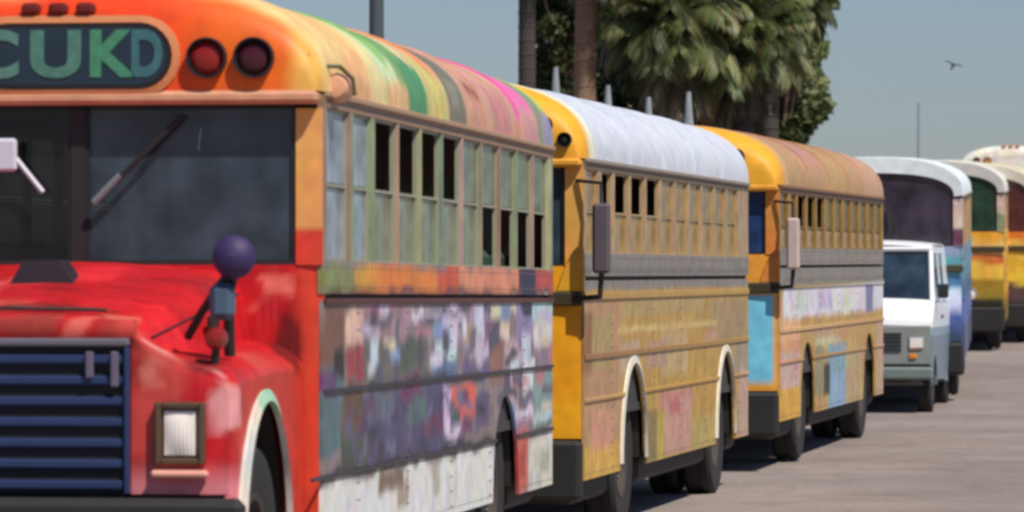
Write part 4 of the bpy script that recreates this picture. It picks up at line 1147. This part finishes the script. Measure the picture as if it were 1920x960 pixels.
    def loft(name, seg, mat, w=1.0, n=14, bulge=.03):
        rows = []
        for (y, z) in seg:
            h_ = (half(z)-.003)*w
            rows.append([(h_*u, y - 0*abs(u), z + bulge*(1-u*u)) for u in [-1+2*i/n for i in range(n+1)]])
        return MB().slab(rows, lambda p: (p[0], p[1]+.02, p[2]-.02)).build(name, mat, v, smooth=True)
    loft('bonnet', [(.01, 1.10), (.03, 1.17), (.2, 1.28), (.45, 1.39), (.52, 1.43)], WH)
    loft('roof', [(.90, 2.09), (1.0, 2.125), (1.3, 2.15), (2.6, 2.16), (4.2, 2.13), (4.28, 2.10)], WH, bulge=.05)
    loft('windscreen', [(.55, 1.44), (.72, 1.75), (.89, 2.06)], GLS, w=.92, bulge=.0)
    wsf = MB(); 
    for s in (1, -1): wsf.tube([(s*.82, .52, 1.42), (s*.78, .87, 2.06)], .035, 6)
    wsf.tube([(-.8, .87, 2.08), (.8, .87, 2.08)], .035, 6)
    wsf.build('windscreen_frame', WH, v)
    fp = MB(); fp.cbox(-.85, .85, -.005, .05, .62, 1.12, .02); fp.build('front_panel', simple('dirty_front_panel', (132, 136, 130), .5, var=.25, nscale=3), v)
    gr = MB()
    for k in range(5): gr.cbox(-.48, .48, -.03, -.006, .80+.05*k, .825+.05*k, .006)
    gr.build('grille', BLACK, v)
    MB().cbox(-.26, .26, -.14, -.125, .55, .67, .004).build('number_plate', simple('plate_pinkish', (196, 160, 170), .5), v)
    MB().cbox(-.88, .88, -.12, .0, .44, .60, .03).build('front_bumper', simple('bumper_grey_green', (110, 122, 118), .5), v)
    MB().cbox(-.86, .86, 4.36, 4.46, .42, .60, .03).build('rear_bumper', BLACK, v)
    MB().box(-.84, .84, 4.30, 4.335, .42, 2.08).build('tailgate', WH, v)
    MB().box(-.80, .80, .1, 4.3, .36, .44).build('floor', DARKMETAL, v)
    MB().box(-.6, .6, .1, .9, .4, .9).build('engine_bay', DARKMETAL, v)
    for x in (-.4, .4): MB().cbox(x-.25, x+.25, 1.2, 1.7, .8, .95, .04).cbox(x-.25, x+.25, 1.62, 1.75, .9, 1.6, .04).build('seat', SEATM, v)
VW = wheel_tpl(.33, .19)
van()

# ================================================================== TREES
BARK = simple('palm_bark', (66, 58, 54), .9, nscale=18, bump=.6)
BARK2 = simple('brown_bark', (134, 108, 86), .9, nscale=18, bump=.6)
def leaf_mat(name, a, b_, c):
    m, n, l, p = _mat(name)
    at = n.new('ShaderNodeAttribute'); at.attribute_name = 'paint'
    l.new(at.outputs['Color'], p.inputs['Base Color'])
    p.inputs['Roughness'].default_value = .5; p.inputs['Specular IOR Level'].default_value = .3
    tr = n.new('ShaderNodeBsdfTranslucent'); l.new(at.outputs['Color'], tr.inputs['Color'])
    mx = n.new('ShaderNodeMixShader'); mx.inputs[0].default_value = .25
    l.new(p.outputs[0], mx.inputs[1]); l.new(tr.outputs[0], mx.inputs[2])
    l.new(mx.outputs[0], n['Material Output'].inputs['Surface'])
    return m
LEAF = leaf_mat('palm_leaf', 0, 0, 0)

def frond(mb, cols, base, az, el, length, droop, col, nl=40, lw=.024, ll=.60):
    """feather frond: curved midrib with hanging leaflets"""
    p = Vector(base); d = Vector((math.cos(az)*math.cos(el), math.sin(az)*math.cos(el), math.sin(el)))
    step = length/nl; rib = [p.copy()]
    side = Vector((-math.sin(az), math.cos(az), 0))
    for i in range(nl):
        d = (d + Vector((0, 0, -droop/nl*(.4+1.2*i/nl)))).normalized(); p = p + d*step; rib.append(p.copy())
        if i > 2:
            f_ = math.sin(math.pi*min(1, (i+2)/(nl+3)))**.6
            for s in (1, -1):
                out = (side*s*.75 + d*.55 + Vector((0, 0, -.42))).normalized()
                tip = p + out*ll*f_*random.uniform(.75, 1.15) + Vector((0, 0, -ll*.25*f_))
                w = d*lw
                k = len(mb.v)
                mid = (p+tip)/2 + Vector((0, 0, .03))
                mb.v += [tuple(p), tuple(mid+w), tuple(tip), tuple(mid-w)]
                mb.f += [(k, k+1, k+2, k+3)]
                c = tuple(v*random.uniform(.75, 1.25) for v in col); cols += [c]*4
    n0 = len(mb.v); mb.tube(rib[::3], .03, 4, .01); cols += [(.10, .09, .045)]*(len(mb.v)-n0)

GREENS = [(.034, .046, .016), (.075, .092, .030), (.145, .165, .060), (.23, .25, .11)]
DEAD = [(.17, .13, .075), (.12, .09, .055), (.24, .20, .12)]
def palm(loc, height, crown, label, nf=46, trunk_r=.17, lean=0, dead=26, bark=BARK, seed=0, dark=False):
    random.seed(seed)
    t = thing('palm_tree', label, 'palm tree', loc, group='palm trees behind the buses')
    pts = [(lean*(k/8)**2, 0, height*k/8) for k in range(9)]
    m = MB(); m.tube(pts, trunk_r*1.25, 12, trunk_r)
    for k in range(int(height/.22)):
        z = .22*k; x = lean*(z/height)**2
        m.lathe([(trunk_r*1.0, 0), (trunk_r*1.22, .05), (trunk_r*1.0, .09)], (x, 0, z), 'z', 10)
    m.build('trunk', bark, t, smooth=False)
    mb = MB(); cols = []
    for i in range(nf):
        az = 2*math.pi*(i*.618 % 1) + random.uniform(-.2, .2); el = R(random.uniform(-15, 78))
        g_ = random.choice(GREENS[:2] if dark else GREENS[1:])
        frond(mb, cols, (lean, 0, height+random.uniform(-.2, .25)), az, el, crown*random.uniform(.8, 1.1), random.uniform(1.4, 2.4), g_)
    me_ = mb.mesh('crown', LEAF, fix=False)
    at = me_.color_attributes.new('paint', 'FLOAT_COLOR', 'POINT'); at.data.foreach_set('color', np.hstack([np.array(cols), np.ones((len(cols), 1))]).astype(np.float32).ravel())
    c = link('crown', me_, t); c['kind'] = 'stuff'
    mb = MB(); cols = []
    for i in range(dead):
        az = random.uniform(0, 6.283)
        frond(mb, cols, (lean, 0, height-random.uniform(0, .9)), az, R(random.uniform(-60, -5)), crown*random.uniform(.6, .9), 2.2, random.choice(DEAD), nl=26, ll=.45)
    me_ = mb.mesh('dead_skirt', LEAF, fix=False)
    at = me_.color_attributes.new('paint', 'FLOAT_COLOR', 'POINT'); at.data.foreach_set('color', np.hstack([np.array(cols), np.ones((len(cols), 1))]).astype(np.float32).ravel())
    c = link('dead_skirt', me_, t); c['kind'] = 'stuff'
    return t

def broad(loc, height, rad, label, n=9000, seed=0, zlo=.35, lean=0, leaf=.10, flat=.8, cols_=GREENS, clumps=44):
    random.seed(seed); r_ = np.random.default_rng(seed)
    t = thing('leafy_tree', label, 'tree', loc)
    tr = MB(); tr.tube([(0, 0, -.05), (.05, 0, height*.25), (.0, .1, height*.55)], .26, 10, .14)
    cz = height*(1+zlo)/2; hz_ = height*(1-zlo)/2
    cl = []
    for k in range(clumps):
        while True:
            q = r_.uniform(-1, 1, 3)
            if .25 < np.dot(q, q) < 1: break
        c = np.array([q[0]*rad*.82, q[1]*rad*.82, cz + q[2]*hz_*.85]); cl.append((c, r_.uniform(.34, .60)*rad*.62, r_.integers(0, len(cols_))))
        tr.tube([(0, 0, height*.35), tuple(c*.55+np.array([0, 0, height*.2])), tuple(c)], .07, 6, .02)
    tr.build('trunk', BARK2, t)
    mb = MB(); cols = []
    for (c, rr_, ci) in cl:
        m = n//clumps
        base = np.array(cols_[ci])
        d = r_.normal(size=(m, 3)); d /= np.linalg.norm(d, axis=1)[:, None]
        pp = c + d*(rr_*r_.uniform(.35, 1.05, m)**.6)[:, None]*np.array([1, 1, flat])
        for q in pp:
            a = r_.normal(size=3); a /= np.linalg.norm(a); b_ = np.cross(a, r_.normal(size=3)); b_ /= np.linalg.norm(b_)+1e-6
            s_ = leaf*r_.uniform(.6, 1.3); k = len(mb.v)
            mb.v += [tuple(q-a*s_), tuple(q+b_*s_*.45), tuple(q+a*s_), tuple(q-b_*s_*.45)]; mb.f.append((k, k+1, k+2, k+3))
            cols += [tuple(base*r_.uniform(.7, 1.35))]*4
    me_ = mb.mesh('crown', LEAF, fix=False)
    at = me_.color_attributes.new('paint', 'FLOAT_COLOR', 'POINT'); at.data.foreach_set('color', np.hstack([np.array(cols), np.ones((len(cols), 1))]).astype(np.float32).ravel())
    c = link('crown', me_, t); c['kind'] = 'stuff'
    return t

def at(px, Z): return ((px-960)*Z/F, Z)
def place(px, Z, z=None):
    x, y = at(px, Z); return (x, y, gz(Z) if z is None else z)
palm(place(988, 74), 9.5, 2.6, 'leftmost palm with a slim dark trunk rising behind the graffiti bus roof', seed=3, trunk_r=.12)
palm(place(1092, 78), 8.4, 2.4, 'palm with a brown trunk and drooping dead fronds behind the white bus roof', seed=4, bark=BARK2, lean=.15, dead=50, dark=True)
palm(place(1225, 80), 6.3, 2.0, 'leaning palm in the middle of the clump, drooping over the white roof', seed=6, dead=24, lean=.3, nf=64)
palm(place(1335, 80), 6.9, 1.9, 'palm right of the middle of the clump with pale dead fronds', seed=8, dead=30, bark=BARK2, nf=70)
palm(place(1440, 82), 6.2, 1.35, 'short light green palm at the right end of the clump', seed=9, dead=16, nf=70)
palm(place(1395, 79), 5.3, 1.4, 'low palm filling the foot of the clump near its right end', seed=10, dead=16, nf=60)
palm(place(1270, 78), 5.4, 1.4, 'low palm hanging just over the white roof end', seed=17, dead=20, nf=60)
LG = GREENS[1:]+[(.20, .24, .10)]
broad(place(1085, 92), 9.6, 1.15, 'dark leafy tree at the left end, between two palm trunks', seed=11, n=9000, zlo=.33, cols_=GREENS[:2])
broad(place(1062, 95), 9.6, .85, 'dark tree filling the gap just right of the leftmost palm trunk', seed=18, n=14000, zlo=.30, cols_=GREENS[:2])
broad(place(1190, 93), 9.4, 1.9, 'dense dark tree rising behind the leaning palm', seed=12, n=20000, zlo=.33, cols_=GREENS[:3])
broad(place(1310, 94), 9.3, 1.9, 'tall olive green tree filling the middle of the clump', seed=15, n=22000, zlo=.33, cols_=GREENS)
broad(place(1418, 88), 8.6, 1.45, 'light green rounded tree forming the right edge of the clump', seed=13, n=22000, zlo=.34, cols_=LG, clumps=60)
broad(place(1240, 84), 6.4, 1.9, 'low dark tree close behind the white bus roof', seed=14, n=18000, zlo=.42, cols_=GREENS[:2])
broad(place(1462, 85), 6.3, 1.0, 'low rounded bush tree at the foot of the right edge of the clump', seed=16, n=16000, zlo=.40, cols_=GREENS[1:], clumps=50)
broad(place(1650, 150), 4.1, 1.2, 'small far tree top showing over the tan bus roof end', seed=21, n=2500, clumps=12, leaf=.12)
broad(place(1788, 150), 4.2, .8, 'small far tree top just left of the cream bus roof', seed=22, n=2000, clumps=10, leaf=.12)

# white posts behind the white roof
PW = simple('whitewashed_post', (136, 142, 146), .85, nscale=9, var=.25)
lab = ['left, nearest the palm trunk', 'second from left', 'third from left', 'tallest, at the right end']
for i, (px, top) in enumerate(((1042, 126), (1140, 160), (1216, 182), (1291, 172))):
    Z = 62.0; S_ = F/Z; x, y = at(px, Z); g0 = gz(Z); h = EYE + (HORIZON-top)/S_ - g0
    t = thing('post', 'white post standing behind the white bus roof, ' + lab[i], 'post', (x, y, g0), group='white posts behind the buses')
    MB().tube([(0, 0, -.1), (0, 0, h-.55)], .085, 12, .08).build('shaft', PW, t, smooth=True)
    MB().tube([(0, 0, h-.55), (0, 0, h-.3), (0, 0, h)], .08, 12, .03).build('post_tip', PW, t, smooth=True)

# utility pole and thin mast
def pole(px, Z, r, h, label, name, mat):
    x, y, z = place(px, Z)
    t = thing(name, label, 'pole', (x, y, z))
    MB().tube([(0, 0, -.1), (0, 0, h)], r, 14, r*.85).build('shaft', mat, t, smooth=True)
    m = MB(); m.cbox(-.9, .9, -.06, .06, h-.7, h-.58, .01); m.build('crossarm', mat, t)
    for q in (-.8, -.4, .4, .8): MB().lathe([(0, 0), (.05, 0), (.035, .06), (.05, .08), (.03, .14), (0, .15)], (q, 0, h-.58), 'z', 10).build('insulator', PW, t)
pole(706, 66, .115, 9.0, 'thick grey green utility pole rising behind the graffiti bus', 'utility_pole', simple('weathered_pole', (70, 78, 82), .8, nscale=12, bump=.4))
x, y, z = place(1722, 110)
t = thing('mast', 'thin grey mast standing far off against the sky above the white roofed bus', 'mast', (x, y, z))
MB().tube([(0, 0, -.1), (0, 0, EYE + (HORIZON-192)*110/F - z)], .035, 8, .02).build('shaft', simple('mast_grey', (120, 132, 146), .6), t)

# small bird
x, y = at(1787, 60); z = EYE + (HORIZON-123)*60/F
t = thing('bird', 'small grey bird flying alone in the sky at right', 'bird', (x, y, z), (R(-20), R(18), 0))
BM = simple('bird_grey', (128, 138, 158), .8)
bd = MB().lathe([(0, -.09), (.012, -.08), (.02, -.05), (.026, 0), (.018, .05), (.010, .08), (.016, .12), (0, .125)], (0, 0, 0), 'y', 12)
bo = bd.build('body', BM, t, smooth=True)
for s in (1, -1):
    MB().slab([[(s*.01, -.03, .008), (s*.06, -.035, .035), (s*.12, -.01, .03)], [(s*.01, .03, .008), (s*.06, .015, .035), (s*.125, .004, .028)]], lambda p: (p[0], p[1], p[2]-.004)).build('wing', BM, t)
